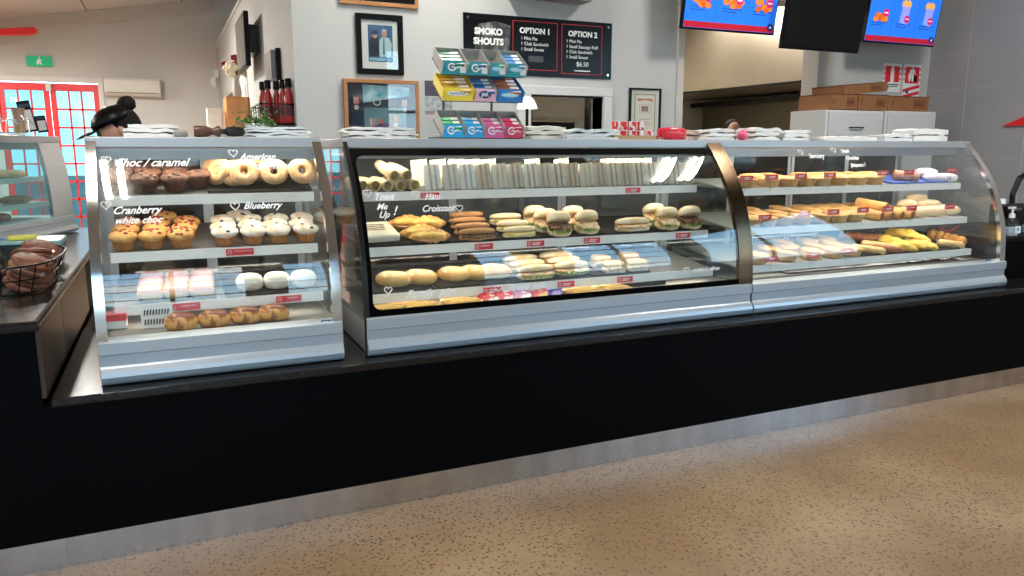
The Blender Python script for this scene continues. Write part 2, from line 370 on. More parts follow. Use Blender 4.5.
def strip(mb, P, x0, x1, off0, off1, z0, z1):        # band that follows the curved front
    Q = [(profy(P, z0), z0)]+[p for p in P if z0 < p[1] < z1]+[(profy(P, z1), z1)]
    inn, outt = [], []
    for i, p in enumerate(Q):
        a = Q[max(i-1, 0)]; b = Q[min(i+1, len(Q)-1)]; d = Vector((b[0]-a[0], b[1]-a[1])).normalized(); n = Vector((-d.y, d.x))
        outt.append((p[0]+n.x*off1, p[1]+n.y*off1)); inn.append((p[0]+n.x*off0, p[1]+n.y*off0))
    n = len(Q); vs = []
    for x in (x0, x1):
        for p in outt: vs.append((x, p[0], p[1]))
        for p in inn: vs.append((x, p[0], p[1]))
    fs = []
    for i in range(n-1):
        fs += [(i, i+1, 2*n+i+1, 2*n+i), (n+i, 2*n+n+i, 2*n+n+i+1, n+i+1), (i, n+i, n+i+1, i+1), (2*n+i, 2*n+i+1, 3*n+i+1, 3*n+i)]
    fs += [(0, 2*n, 3*n, n), (n-1, 2*n-1, 4*n-1, 3*n-1)]
    mb.add(vs, fs)
CASES = {}
def cabinet(key, name, label, loc, w, shelves, lframe, rframe, lw, rw, k=1.0, h=1.0, rotz=0, border=False, deckm=GREYP, doors=2, power=3.0, topz=None, gm=None, wcol=(1, .9, .74)):
    root = thing(name, label, 'food display cabinet', loc, (0, 0, rotz)); P = prof(k, h); D = .80; H = .855*h; yt = P[-1][0]
    gb = .152*h
    mb = MB()   # stepped aluminium front rail
    mb.prism([(.03, gb+.01), (-.002, gb), (-.014, gb-.004), (-.014, .108*h), (-.006, .102*h), (-.006, .066*h), (-.014, .060*h), (-.025, .045*h), (-.030, .030*h), (-.025, .012*h), (-.012, .002), (.05, .002), (.05, gb-.02)], .004, w-.004)
    mb.build('front_rail', FASC, root)
    mb = MB(); mb.box(.01, w-.01, .05, D, .004, gb-.03); mb.build('base', ALU, root)
    mb = MB(); mb.box(.012, w-.012, .035, D-.02, gb-.03, gb-.004); mb.build('deck', deckm, root)
    mb = MB(); mb.box(-.002, w+.002, yt-.02, D, H-.040, H); mb.build('top_panel', ALU, root, bev=.004)
    mb = MB(); strip(mb, P, .012, w-.012, -.007, -.001, gb, H-.045); mb.build('front_glass', gm or GLASS, root, smooth=1)
    for s, (xa, xw, fm) in enumerate(((0, lw, lframe), (w-rw, rw, rframe))):
        mb = MB(); strip(mb, P, xa, xa+xw, -.020, .004, .001, H+.001); mb.build('end_frame', fm, root, smooth=1)
        x = .004 if s == 0 else w-.010
        mb = MB(); pol = [(p[0]+.014, p[1]) for p in P if p[1] > gb and p[1] < H-.05]; pol = [(P[0][0]+.014, gb)]+pol+[(yt, H-.045), (D-.03, H-.045), (D-.03, gb)]
        mb.prism(pol, x, x+.006); mb.build('end_glass', GLASS, root)
        mb = MB(); mb.box(x-.002, x+.016, D-.03, D, gb-.03, H-.04); mb.build('rear_post', ALU, root)
    if border:
        mb = MB(); L_, R_, B_, T_ = .035, w-.045, gb+.028, H-.072; r = .035; inner = []
        for (cx, cz, a0) in ((R_-r, T_-r, 0), (L_+r, T_-r, 90), (L_+r, B_+r, 180), (R_-r, B_+r, 270)):
            for q in range(7): a = R(a0+15*q); inner.append((cx+r*cos(a), cz+r*sin(a)))
        X0, X1, Z0, Z1 = .012, w-.012, gb+.002, H-.042
        ii = []; n = len(inner)
        for i in range(n):       # subdivide long sides
            a, b = inner[i], inner[(i+1) % n]; m = max(1, int(max(abs(a[0]-b[0]), abs(a[1]-b[1]))/.03))
            ii += [(a[0]+(b[0]-a[0])*q/m, a[1]+(b[1]-a[1])*q/m) for q in range(m)]
        def outer(p):
            cx, cz = (L_+R_)/2, (B_+T_)/2; x, z = p
            ox = X1 if x > R_-r else X0 if x < L_+r else x; oz = Z1 if z > T_-r else Z0 if z < B_+r else z
            return (ox, oz)
        pts = []
        for p in ii:
            q = outer(p)
            for tt in (0, .5, 1): pts.append((p[0]+(q[0]-p[0])*tt, p[1]+(q[1]-p[1])*tt))
        vs = []
        for off in (.0005, .0015):
            for (x, z) in pts: vs.append((x, profy(P, z)-off-.0012, z))
        m = len(ii); K = 3*m; fs = []
        for i in range(m):
            j = (i+1) % m
            for tt in (0, 1):
                a, b, c, d = 3*i+tt, 3*i+tt+1, 3*j+tt+1, 3*j+tt
                fs += [(a, b, c, d), (a+K, d+K, c+K, b+K)]
        mb.add(vs, fs); mb.build('printed_border', mat('printed_black', (.001, .001, .0012), .6, spec=.03), root)
    # rear sliding doors
    for i in range(doors):
        x0 = .02+(w-.04)*i/doors; x1 = .02+(w-.04)*(i+1)/doors; y = D-.026+(.010 if i % 2 else 0)
        mb = MB(); t = .022; z0, z1 = gb, H-.045
        mb.box(x0, x0+t, y, y+.008, z0, z1); mb.box(x1-t, x1, y, y+.008, z0, z1); mb.box(x0+t, x1-t, y, y+.008, z0, z0+t); mb.box(x0+t, x1-t, y, y+.008, z1-t, z1)
        d = mb.build('rear_door', ALU, root); mb = MB(); mb.box(x0+t, x1-t, y+.002, y+.006, z0+t, z1-t); mb.build('door_glass', TINT, d)
    mb = MB(); mb.box(.012, w-.012, yt+.012, yt+.016, H-.085, H-.041); mb.build('valance', ALU, root)
    mb = MB(); mb.tube([(.05, yt+.05, H-.058), (w-.05, yt+.05, H-.058)], .010, 10); mb.build('light_tube', mat('lit_tube', (1, .92, .78), .5, emit=2.5), root, smooth=1)
    area('cabinet_lamp', (w/2, yt+.035, H-.070), w-.1, .03, power*w, wcol, (R(22), 0, 0), root)
    info = dict(root=root, P=P, loc=Vector(loc), w=w, sh=[])
    for (yf, zf, sl, x0, x1, dp, sm) in shelves:         # world coordinates of the front upper edge
        ly, lz = yf-loc[1], zf-loc[2]; a = x0-loc[0]; c = x1-loc[0]
        mb = MB(); mb.prism([(ly+.004, lz-.010), (ly+dp, lz-.010+sl*dp), (ly+dp, lz+sl*dp-.001), (ly+.004, lz-.001)], a, c)
        o = mb.build('shelf', sm, root)
        mb = MB(); mb.prism([(ly, lz-.036), (ly+.006, lz-.036), (ly+.008, lz+.002), (ly, lz+.002)], a, c); mb.build('ticket_strip', WHITE, o)
        if (k == 1):
            mb = MB(); mb.box(a+.02, c-.02, ly+.03, ly+.042, lz-.018+.03*sl, lz-.012+.03*sl); mb.build('shelf_light', mat('shelf_lit_strip', (1, .94, .84), .5, emit=1.6), o)
            area('shelf_lamp', ((a+c)/2, ly+.024, lz-.024), c-a-.06, .03, power*.42*w, wcol, (R(22), 0, 0), root)
        for s in (a+.02, c-.03):
            mb = MB(); mb.prism([(ly+.10, lz-.012+.1*sl), (D-.03, lz-.05+.4*sl), (D-.03, lz+.4*sl-.014), (ly+.10, lz-.011+.1*sl)], s, s+.004); mb.build('bracket', ALU, o)
        info['sh'].append(dict(y=yf, z=zf, s=sl, o=o, root=root, x0=x0, x1=x1))
    CASES[key] = info; return info
WIRE = mat('pale_steel_shelf', (.52, .52, .50), .4, .5)
SHG = mat('grey_shelf', (.20, .19, .18), .5, .3)
cabinet('L', 'glass_display_cabinet', 'narrow curved-glass cabinet on the left with muffins, doughnuts and buns', (-.262, 2.915, CT+.003), .845,
        [(3.22, 1.253, .24, -.215, .548, .36, SHG), (3.20, 1.042, .19, -.215, .55, .38, SHG), (3.15, .847, .12, -.215, .555, .42, SHG)], CHROME, CHROME, .034, .036)
cabinet('C', 'glass_display_cabinet', 'wide middle curved-glass cabinet with black printed border holding sandwiches and rolls', (.672, 2.915, CT+.003), 1.93,
        [(3.20, 1.246, .12, .73, 2.47, .36, SHG), (3.12, 1.020, .13, .73, 2.49, .42, SHG), (3.08, .828, .13, .73, 2.50, .46, SHG)], DARKST, BRONZE, .018, .072, border=True, doors=3)
cabinet('R', 'glass_display_cabinet', 'right-hand curved-glass cabinet full of pies and hot savouries', (2.604, 2.915, CT+.003), 1.93,
        [(3.17, 1.222, .12, 2.66, 4.43, .36, WIRE), (3.12, 1.018, .13, 2.66, 4.45, .42, WIRE), (3.08, .825, .13, 2.66, 4.46, .46, WIRE)], BRONZE, CHROME, .012, .045, doors=4, deckm=mat('perforated_steel', (.05, .047, .044), .6, .2, col2=(.13, .125, .12), scale=60), wcol=(1, .93, .82))
TEALG = glass('teal_glass', (.62, .80, .82), .06)
cabinet('B', 'glass_display_cabinet', 'pastry cabinet at the far left with teal glass and broad steel end', (-1.15, 4.42, RZ+.003), 1.62,
        [], STEEL, STEEL, .02, .26, k=.2, h=.735, rotz=R(70), doors=2, power=2.2, gm=TEALG)

# ---------------------------------------------------------------- marker writing on the curved glass
def glassfn(case, X, Z, rise=0):
    c = CASES[case]; P = c['P']; lx, lz = X-c['loc'].x, Z-c['loc'].z
    def fn(u, v, w):
        z = lz+v+rise*u; return Vector((lx+u, profy(P, z)-.0035-w, z))
    return fn
def heart(mb_fn, root, size, name='marker_heart'):
    mb = MB(); pts = []
    for i in range(33):
        t = 2*pi*i/32*.97; pts.append(mb_fn(size*.06*16*sin(t)**3/1.0, size*.06*(13*cos(t)-5*cos(2*t)-2*cos(3*t)-cos(4*t)), .001))
    mb.tube(pts, .0018, 5); return mb.build(name, INK, root)
def onglass(case, px, py):       # point of the curved glass seen in image column px, row py
    c = CASES[case]; lo = None
    for k in range(400):
        z = .9*k/400; y = profy(c['P'], z)+c['loc'].y; p = on_y(px, py, y)
        d = abs(p.z-(z+c['loc'].z))
        if lo is None or d < lo[0]: lo = (d, p)
    return lo[1]
def write(case, px, py, s, size, heart_px=None, align='LEFT', rise=0, shear=.5):
    p = onglass(case, px, py); root = CASES[case]['root']
    text('marker_writing', s, size, glassfn(case, p.x, p.z-size*.3, rise), INK, root, shear=shear, align=align, thick=.0003, bold=.0007)
    if heart_px:
        q = onglass(case, *heart_px); heart(glassfn(case, q.x, q.z), root, .016)
write('L', 113, 163, 'Choc / caramel', .040, (106, 160), rise=.0)
write('L', 239, 157, 'American', .034, (233, 153)); write('L', 254, 166, 'doughnut', .034)
write('L', 112, 211, 'Cranberry', .036, (106, 205)); write('L', 114, 221, 'white choc', .034)
write('L', 243, 206, 'Blueberry', .034, (235, 206))
write('C', 373, 197, 'Toast', .036, (367, 193)); write('C', 376, 207, 'Me', .034); write('C', 378, 215, 'Up', .036); write('C', 392, 211, '!', .05)
write('C', 424, 197, 'Ham', .034, (415, 194)); write('C', 421, 209, 'Croissant', .036, (459, 208))
write('C', 405, 295, 'Family  pies', .046, (388, 290)); write('C', 508, 288, 'Bread rolls', .04, (498, 288))
write('C', 692, 270, 'custard  slices', .028, (686, 270))
write('R', 808, 156, 'Savoury', .034, (800, 152)); write('R', 840, 151, 'Steak', .028, (833, 150)); write('R', 845, 158, 'Cheddar', .028); write('R', 850, 165, 'Jalapeno !', .028)
def sticker(case, px, py, w, h, s, size):
    p = onglass(case, px, py); root = CASES[case]['root']; f = glassfn(case, p.x, p.z); mb = MB()
    mb.add([f(*q) for q in ((-w/2, -h/2, -.001), (w/2, -h/2, -.001), (w/2, h/2, -.001), (-w/2, h/2, -.001), (-w/2, -h/2, .0), (w/2, -h/2, .0), (w/2, h/2, .0), (-w/2, h/2, .0))], [(0, 3, 2, 1), (4, 5, 6, 7), (0, 1, 5, 4), (1, 2, 6, 5), (2, 3, 7, 6), (3, 0, 4, 7)])
    s0 = mb.build('maker_sticker', mat('navy_sticker', (.03, .08, .2), .4), root)
    text('sticker_lettering', s, size, lambda u, v, ww: f(u, v-size*.35, ww+.0008), LETTER, s0, thick=.0003, bold=.0008)
sticker('L', 328, 323, .050, .026, 'FPG', .024); sticker('R', 988, 262, .04, .03, 'FPG', .018)

# ---------------------------------------------------------------- shelf placing helpers
def SH(case, i): return CASES[case]['sh'][i]
def zsh(s, Y): return s['z']+(Y-s['y'])*s['s']
def spot(s, px, dy, dz=0):
    Y = s['y']+dy; z = zsh(s, Y)+.001+dz; return Vector((xat(px, Y, z), Y, z))
def on_shelf(s, px, py, lift=0):    # the shelf point seen at px, py
    d = fw+rt*(px-512)/F-up*(py-288)/F; o = Vector((0, 0, EYE))
    # z = s.z + (Y - s.y)*sl + lift
    t = (s['z']+lift-s['y']*s['s']-EYE)/(d.z-s['s']*d.y); p = o+d*t
    return p
def tray(case, i, px0, px1, label, dy=.012, depth=.36, m=TRAY, name='baking_tray', group='black baking trays'):
    s = SH(case, i); a = spot(s, px0, dy); b = spot(s, px1, dy); w = b.x-a.x; ang = atan(s['s'])
    o = thing(name, label, 'tray', ((a.x+b.x)/2, s['y']+dy, zsh(s, s['y']+dy)+.002), (ang, 0, 0), group)
    mb = MB(); mb.box(-w/2, w/2, 0, depth, 0, .003)
    r = .007
    for q in ((-w/2, -w/2+r, 0, depth), (w/2-r, w/2, 0, depth), (-w/2+r, w/2-r, 0, r), (-w/2+r, w/2-r, depth-r, depth)): mb.box(q[0], q[1], q[2], q[3], .003, .010)
    mb.build('tray_pan', m, o); return o
ORD = ['leftmost', 'second from left', 'third from left', 'fourth from left', 'fifth from left', 'sixth from left', 'seventh from left', 'eighth from left', 'ninth from left', 'tenth from left', 'eleventh from left', 'twelfth from left', 'thirteenth from left', 'fourteenth from left', 'fifteenth from left', 'sixteenth from left', 'seventeenth from left', 'eighteenth from left', 'nineteenth from left', 'twentieth from left']
def ordw(i, n):
    if n == 1: return 'single'
    return 'rightmost' if i == n-1 else ORD[i]
def rows(protos, s, rws, kind, where, group, rz=0, rj=.3, dz=0, extra=(0, 0, 0), sc=1):
    """rws: list of (row word, dy, [columns])"""
    ang = atan(s['s']); k = 0
    for (rw, dy, cols) in rws:
        for i, c in enumerate(cols):
            p = spot(s, c, dy, dz); pr = protos[k % len(protos)]; k += 1
            lab = '%s, %s in %s%s' % (kind, ordw(i, len(cols)), rw, (', '+where) if where else '')
            place(pr, p, (ang+extra[0], extra[1], rz+rnd.uniform(-rj, rj)), lab, group, sc)

# ================================================================ FOOD
CHOC = mat('chocolate_cake', (.085, .030, .017), .75, col2=(.17, .07, .04), scale=60, bump=.6)
CHOCC = mat('dark_muffin_case', (.075, .022, .012), .8)
GOLD = mat('golden_cake', (.62, .27, .06), .7, col2=(.80, .48, .16), scale=30, bump=.5)
GOLDC = mat('baked_muffin_case', (.42, .15, .04), .8, col2=(.55, .24, .07), scale=40)
BERRY = mat('cranberry', (.30, .01, .015), .4)
BLUEB = mat('blueberry', (.02, .012, .05), .4)
SUGAR = mat('icing_sugar_top', (.80, .72, .64), .8, col2=(.74, .48, .24), scale=28, lo=.46, hi=.66, bump=.3)
def muffin(name, label, topm, casem, seed, bits=None, nb=0):
    o = thing(name, label, 'muffin')
    mb = MB(); mb.lathe([(.030, 0), (.034, .014), (.038, .030), (.041, .046)], 40, flute=.06); mb.build('paper_case', casem, o)
    mb = MB(); r = random.Random(seed)
    mb.blob((0, 0, .050), (.051, .051, .022), .12, 45, seed, 24, 12)
    mb.m = 1
    for i in range(nb):
        a = r.uniform(0, 2*pi); q = r.uniform(.1, .95)*.047; z = .050+.022*sqrt(max(0, 1-(q/.052)**2))
        mb.blob((q*cos(a), q*sin(a), z-.001), (.0085, .0075, .0045), .2, 80, i, 8, 5)
    mb.build('muffin_top', [topm, bits or topm], o, smooth=2); return o
cm = [muffin('chocolate_muffin', 'x', CHOC, CHOCC, i, mat('choc_chip', (.03, .012, .008), .4), 9) for i in (1, 2)]
s = SH('L', 0)
rows(cm, s, [('the front row', .055, [117, 146.5, 175]), ('the middle row', .145, [121, 149, 177]), ('the back row', .235, [128, 153]), ('the gap beside the doughnuts', .095, [199.5])], 'dark chocolate muffin', 'top shelf of left cabinet', 'chocolate muffins on the top left shelf')
rm = [muffin('cranberry_muffin', 'x', GOLD, GOLDC, i, BERRY, 8) for i in (3, 4, 5)]
s = SH('L', 1)
rows(rm, s, [('the front row', .05, [124.5, 154, 182]), ('the second row', .14, [127, 157, 186]), ('the third row', .23, [130, 158, 187]), ('the back row', .31, [165])], 'golden cranberry muffin', 'middle shelf of left cabinet', 'cranberry muffins on the middle left shelf')
bm_ = [muffin('blueberry_muffin', 'x', SUGAR, GOLDC, i, BLUEB, 2) for i in (6, 7, 8)]
rows(bm_, s, [('the front row', .05, [226, 253, 279, 305.5]), ('the second row', .135, [224, 251, 276, 301]), ('the third row', .22, [223, 250, 276, 302]), ('the back row', .30, [240, 322])], 'sugar-topped blueberry muffin', 'middle shelf of left cabinet', 'blueberry muffins on the middle left shelf')
# doughnuts
DN = mat('sugared_doughnut', (.44, .22, .09), .75, col2=(.60, .38, .21), scale=50, bump=.3)
DNI = mat('pale_doughnut_side', (.74, .48, .22), .7)
def donut(seed):
    o = thing('ring_doughnut', 'x', 'doughnut'); mb = MB(); vs = []; fs = []; n, m = 30, 14; Rr, r = .037, .022
    for i in range(n):
        for j in range(m):
            a = 2*pi*i/n; b = 2*pi*j/m; k = 1+.06*noise.noise(Vector((cos(a)*2, sin(a)*2, seed)))
            vs.append(((Rr+r*cos(b))*cos(a)*k, (Rr+r*cos(b))*sin(a)*k, .018+.018*sin(b)))
            q = m*i+j
    for i in range(n):
        for j in range(m):
            fs.append((i*m+j, ((i+1) % n)*m+j, ((i+1) % n)*m+(j+1) % m, i*m+(j+1) % m))
    mb.add(vs, fs); mb.mi = [1 if (j % m) in (13, 0) else 0 for i in range(n) for j in range(m)]
    mb.build('doughnut_ring', [DN, DNI], o, smooth=2); return o
dn = donut(1); s = SH('L', 0)
tray('L', 0, 208, 312, 'black tray under the ring doughnuts', depth=.30)
for (px, dy, dz, rx, ry, rz, w) in [(243.5, .085, .055, 62, 0, 0, 'leaning upright, leftmost of the large three'), (273, .085, .055, 62, 0, 0, 'leaning upright in the middle of the large three'), (300.5, .085, .055, 60, 0, 8, 'leaning upright at the right end of top shelf'),
                                    (233, .11, .045, 62, 0, 0, 'tucked behind the leftmost upright doughnut'), (258, .15, .050, 60, 0, 0, 'showing between two upright doughnuts, further back'),
                                    (217, .16, .055, 70, 0, -55, 'edge-on beside the chocolate muffins'), (221, .12, .052, 70, 0, -50, 'edge-on, in front of its twin beside the muffins')]:
    p = spot(s, px, dy, dz); place(dn, p-Vector((0, .012, .0)), (R(rx), R(ry), R(rz)), 'sugared ring doughnut '+w, 'ring doughnuts on the top left shelf', .98)
# long buns
def bun(name, cat, L_, W_, H_, m, seed, ice=None, icem=None, cream=None):
    o = thing(name, 'x', cat); mb = MB(); mb.blob((0, 0, H_*.46), (L_/2, W_/2, H_*.54), .07, 14, seed, 22, 12, .8, flat=-H_*.46); mb.build('bun', m, o, smooth=2)
    if ice:
        mb = MB(); mb.blob((0, 0, H_*.60), (L_/2*.93, W_/2*.90, H_*.46), .06, 20, seed+3, 22, 10, .8, flat=0); mb.build(ice, icem, o, smooth=2)
    if cream:
        mb = MB(); mb.blob((0, -W_*.06, H_*.55), (L_/2*.92, W_/2*.98, H_*.12), .25, 40, seed+9, 24, 6, .8); mb.build(cream, mat('whipped_cream', (.88, .85, .80), .6), o, smooth=2)
    return o
BUNM = mat('soft_bun', (.70, .38, .14), .6, col2=(.85, .58, .28), scale=12, bump=.15)
PINK = mat('pink_icing', (.72, .36, .32), .35, col2=(.78, .46, .40), scale=12)
pb = bun('iced_bun', 'bun', .098, .062, .045, BUNM, 2, 'pink_icing', PINK)
s = SH('L', 2)
tray('L', 2, 140, 217, 'dark tray under the pink iced buns', depth=.34); tray('L', 2, 226, 308, 'dark tray under the cream-filled buns', depth=.34)
rows([pb], s, [('the front row', .06, [151, 177, 202]), ('the second row', .13, [151, 177, 202]), ('the third row', .20, [152, 178, 202]), ('the back row', .28, [153, 178, 202])], 'pink iced bun', 'bottom shelf of left cabinet', 'pink iced buns', rj=.06, dz=.008, extra=(R(22), 0, 0))
cb = bun('cream_bun', 'bun', .108, .085, .066, mat('sugared_bun', (.86, .80, .68), .8, col2=(.80, .62, .40), scale=14, lo=.5, hi=.7), 5, cream='cream')
for px, w, r in ((250, 'leftmost of three on the bottom shelf', 0), (277, 'middle of three on the bottom shelf', 4), (303, 'tilted, rightmost of three on the bottom shelf', 25)):
    place(cb, spot(s, px, .07, .012), (R(8), 0, R(r)), 'white sugared cream bun, '+w, 'cream buns')
# deck of the left cabinet
DZ = CT+.003+.150
CHT = mat('caramel_pastry', (.36, .10, .02), .5, col2=(.78, .38, .10), scale=34, lo=.47, hi=.55, bump=.5)
sl = bun('chocolate_slab_pastry', 'pastry', .118, .095, .060, CHT, 7, 'chocolate_drizzle', mat('toffee_glaze', (.20, .045, .012), .3, col2=(.62, .28, .08), scale=30, lo=.55, hi=.60))
for px, w, y in ((182, 'leftmost of four on the cabinet floor', 3.02), (215, 'second of four on the cabinet floor', 3.03), (246, 'third of four on the cabinet floor', 3.04), (274, 'rightmost of four on the cabinet floor', 3.05)):
    place(sl, (xat(px, y, DZ), y, DZ), (0, 0, R(rnd.uniform(-8, 8))), 'glazed caramel pastry, '+w, 'caramel pastries')
o = thing('ticket_holder', 'white card with slanting black marks leaning in the left cabinet floor', 'card', (xat(158, 3.1, DZ), 3.1, DZ), (R(-10), 0, 0))
mb = MB(); mb.box(-.055, .055, 0, .003, .0, .085); mb.build('card', PAPER, o)
mb = MB()
for k in range(9):
    for z in (.012, .048): mb.prism([(-.046+.010*k, z), (-.041+.010*k, z), (-.037+.010*k, z+.02), (-.042+.010*k, z+.02)], -.0014, -.0004, 'y')
mb.build('black_marks', BLACK, o)
o = thing('red_label_packet', 'red and white packet lying at the left end of the cabinet floor', 'packet', (xat(115, 3.1, DZ+.05), 3.12, DZ)); mb = MB(); mb.box(-.035, .035, 0, .08, 0, .055); mb.build('white_box', PAPER, o, bev=.004)
mb = MB(); mb.box(-.0355, .0355, -.0008, .081, .032, .0558); mb.build('red_band', REDTAG, o)

# ---- centre cabinet, top shelf: wraps and sandwich wedges
TORT = mat('tortilla', (.62, .46, .26), .75, col2=(.74, .60, .38), scale=18, bump=.1)
FILLG = mat('green_filling', (.16, .17, .03), .7, col2=(.52, .26, .08), scale=120, bump=.8)
def wrap(seed):
    o = thing('tortilla_wrap', 'x', 'wrap'); mb = MB(); r = .024; n = 20; prof_ = []; L_ = .17
    vs = []; fs = []; ks = [(0, .96), (.004, 1.0), (.05, 1.02), (.11, 1.0), (.15, .85), (.168, .35)]
    for (y, q) in ks:
        for j in range(n):
            a = 2*pi*j/n; rr = r*q*(1+.04*noise.noise(Vector((cos(a)*2, sin(a)*2, y*20+seed)))) + .0022*(j/n)
            vs.append((rr*cos(a), y, r+rr*sin(a)))
    for i in range(len(ks)-1):
        for j in range(n): fs.append((i*n+j, i*n+(j+1) % n, (i+1)*n+(j+1) % n, (i+1)*n+j))
    fs.append(tuple((len(ks)-1)*n+j for j in range(n)))
    b0 = len(vs)
    for q, y in ((.80, -.0), (.80, .012)):
        for j in range(n):
            a = 2*pi*j/n; vs.append((r*q*cos(a), y, r+r*q*sin(a)))
    for j in range(n): fs.append((j, b0+j, b0+(j+1) % n, (j+1) % n)); fs.append((b0+j, b0+n+j, b0+n+(j+1) % n, b0+(j+1) % n))
    mb.add(vs, fs); mb.build('tortilla', TORT, o, smooth=2)
    mb = MB(); mb.blob((0, .010, r), (r*.80, .010, r*.80), .35, 90, seed, 16, 8); mb.build('filling', FILLG, o, smooth=2); return o
wp = wrap(3); s = SH('C', 0)
for px, dy, dz, rx, rz, w in ((363, .02, 0, 0, 12, 'at the left end of the bottom layer'), (375.5, .02, 0, 0, 14, 'second in the bottom layer'), (388, .02, 0, 0, 12, 'third in the bottom layer'), (401, .02, 0, 0, 14, 'fourth in the bottom layer'), (415, .02, 0, 0, 16, 'at the right end of the bottom layer'),
                              (394, .03, .042, 12, 14, 'left one on top of the pile'), (407, .03, .042, 8, 17, 'right one on top of the pile')):
    place(wp, spot(s, px, dy, dz), (atan(s['s'])+R(rx), 0, R(rz)), 'rolled tortilla wrap '+w, 'tortilla wraps on the top middle shelf', .98)
BREAD = mat('white_bread', (.88, .82, .70), .85, col2=(.76, .67, .52), scale=60, bump=.2)
BREADB = mat('brown_bread', (.66, .54, .40), .85, col2=(.74, .63, .48), scale=60, bump=.2)
HAM = mat('ham_salad_filling', (.60, .38, .28), .6, col2=(.34, .34, .14), scale=50, bump=.4)
EGG = mat('egg_filling', (.75, .58, .22), .6, col2=(.70, .66, .48), scale=50, bump=.4)
def wedge(bread, fill, wide=.070):
    o = thing('sandwich_wedge', 'x', 'sandwich'); Hh, Dp = .112, .060
    tri = [(0, 0), (0, Hh), (Dp, Hh*.45), (Dp*.75, 0)]; t = wide/3.0; x = -wide/2
    seq = [(.30, 'bread_slice'), (.16, 'filling'), (.20, 'bread_slice'), (.12, 'filling'), (.22, 'bread_slice')]
    for q, nm in seq:
        w = q*wide; ins = 0 if nm == 'bread_slice' else .002
        tr = [(a+ins, b+ins*.3) for a, b in tri]; mb = MB(); mb.prism(tr, x+.0003, x+w-.0003); mb.build(nm, bread if nm == 'bread_slice' else fill, o); x += w
    mb = MB(); e = .0022; mb.prism([(-e, -.0006), (-e, Hh+e), (Dp+e, Hh*.45+e), (Dp*.75+e, -.0006)], -wide/2-e, wide/2+e); mb.build('clear_packet', FILM, o)
    return o
wd = [wedge(BREAD, HAM), wedge(BREADB, HAM), wedge(BREAD, EGG)]
px = [434, 453, 469, 485, 501, 516.5, 532, 546, 559.5, 573, 588, 601.5, 614.5, 627, 640, 652.5, 665, 677, 688.5]
used_k = [0, 1, 0, 1, 2, 1, 0, 1, 0, 1, 2, 1, 0, 1, 0, 0, 1, 0, 2]
for i, c in enumerate(px):
    p = spot(s, c, .035); place(wd[used_k[i]], p, (R(-6), R(-6), R(rnd.uniform(-16, -8))), 'packed club sandwich wedge, %s in the front row, top middle shelf' % ordw(i, len(px)), 'sandwich wedges on the top middle shelf')
for i, c in enumerate((421, 440, 458, 474, 490, 534, 563, 609, 622, 634, 646)):
    p = spot(s, c, .135); place(wd[2 if i else 2], p, (R(-4), R(-4), R(-12)), 'packed white-bread wedge, %s in the row behind, top middle shelf' % ordw(i, 11), 'sandwich wedges on the top middle shelf', 1.06)
# ---- centre, middle shelf
s = SH('C', 1); ang = atan(s['s'])
tray('C', 1, 366, 448, 'black tray under the ham croissants'); tray('C', 1, 450, 530, 'black tray under the long brown and white rolls'); tray('C', 1, 532, 602, 'black tray under the round filled rolls'); tray('C', 1, 604, 655, 'black tray holding one long filled roll'); tray('C', 1, 657, 703, 'black tray under three round rolls at the right end')
o = thing('toasted_sandwich_packet', 'cream paper-wrapped toasted sandwich at the left end of the middle shelf', 'sandwich', spot(s, 384, .03, .012), (ang+R(10), 0, R(6)))
mb = MB(); mb.box(-.075, .075, 0, .16, 0, .035); mb.build('wrapper', mat('greaseproof_wrapper', (.82, .74, .58), .5, col2=(.74, .64, .46), scale=20, bump=.2), o, bev=.01)
mb = MB()
for k in range(4):
    mb.tube([(-.055+.02*j+.004*k, .06+.018*k+.004*(j % 2), .0365) for j in range(5)], .0016, 5)
mb.build('printed_lines', mat('brown_print', (.12, .05, .03), .6), o)
CROI = mat('croissant_crust', (.62, .25, .04), .5, col2=(.88, .55, .16), scale=22, bump=.5, stretch=(3, 1, 1))
CHEES = mat('melted_cheese', (.88, .62, .16), .5, col2=(.80, .42, .08), scale=45, bump=.6)
def croissant(seed):
    o = thing('ham_croissant', 'x', 'croissant'); mb = MB(); pts = []; rs = []
    for i in range(19):
        t = -1+2*i/18; pts.append((.092*t, .028*t*t, .024-.006*t*t)); rs.append((.034*(1-abs(t)**1.7)+.006)*(1-.14*(i % 3 == 0)))
    mb.tube(pts, rs, 16); mb.build('croissant', CROI, o, smooth=2)
    mb = MB(); mb.blob((0, -.012, .030), (.072, .030, .022), .35, 40, seed, 24, 10); mb.build('melted_cheese', CHEES, o, smooth=2)
    mb = MB(); mb.blob((0, -.026, .016), (.068, .014, .006), .3, 40, seed+1, 20, 6); mb.build('ham', mat('ham', (.72, .36, .28), .5), o, smooth=2); return o
cr_ = croissant(2)
for px_, dy, dz, rz, w in ((408, .20, .03, 5, 'rear left one behind the wrapped packet'), (427, .15, .035, -4, 'largest, on top at the back'), (421, .10, .008, 5, 'second from the front'), (431, .04, .004, -3, 'front one nearest the glass')):
    place(cr_, spot(s, px_, dy, dz), (ang, 0, R(rz)), 'cheese-topped ham croissant, '+w, 'ham croissants')
BROWNR = mat('brown_roll', (.42, .18, .06), .65, col2=(.58, .30, .12), scale=16, bump=.15)
WHITER = mat('white_roll', (.80, .62, .36), .65, col2=(.88, .76, .52), scale=12, bump=.1)
PALER = mat('floured_roll', (.78, .54, .26), .7, col2=(.90, .78, .56), scale=20, bump=.15)
LEAF = mat('lettuce', (.16, .34, .03), .5, col2=(.38, .52, .10), scale=40)
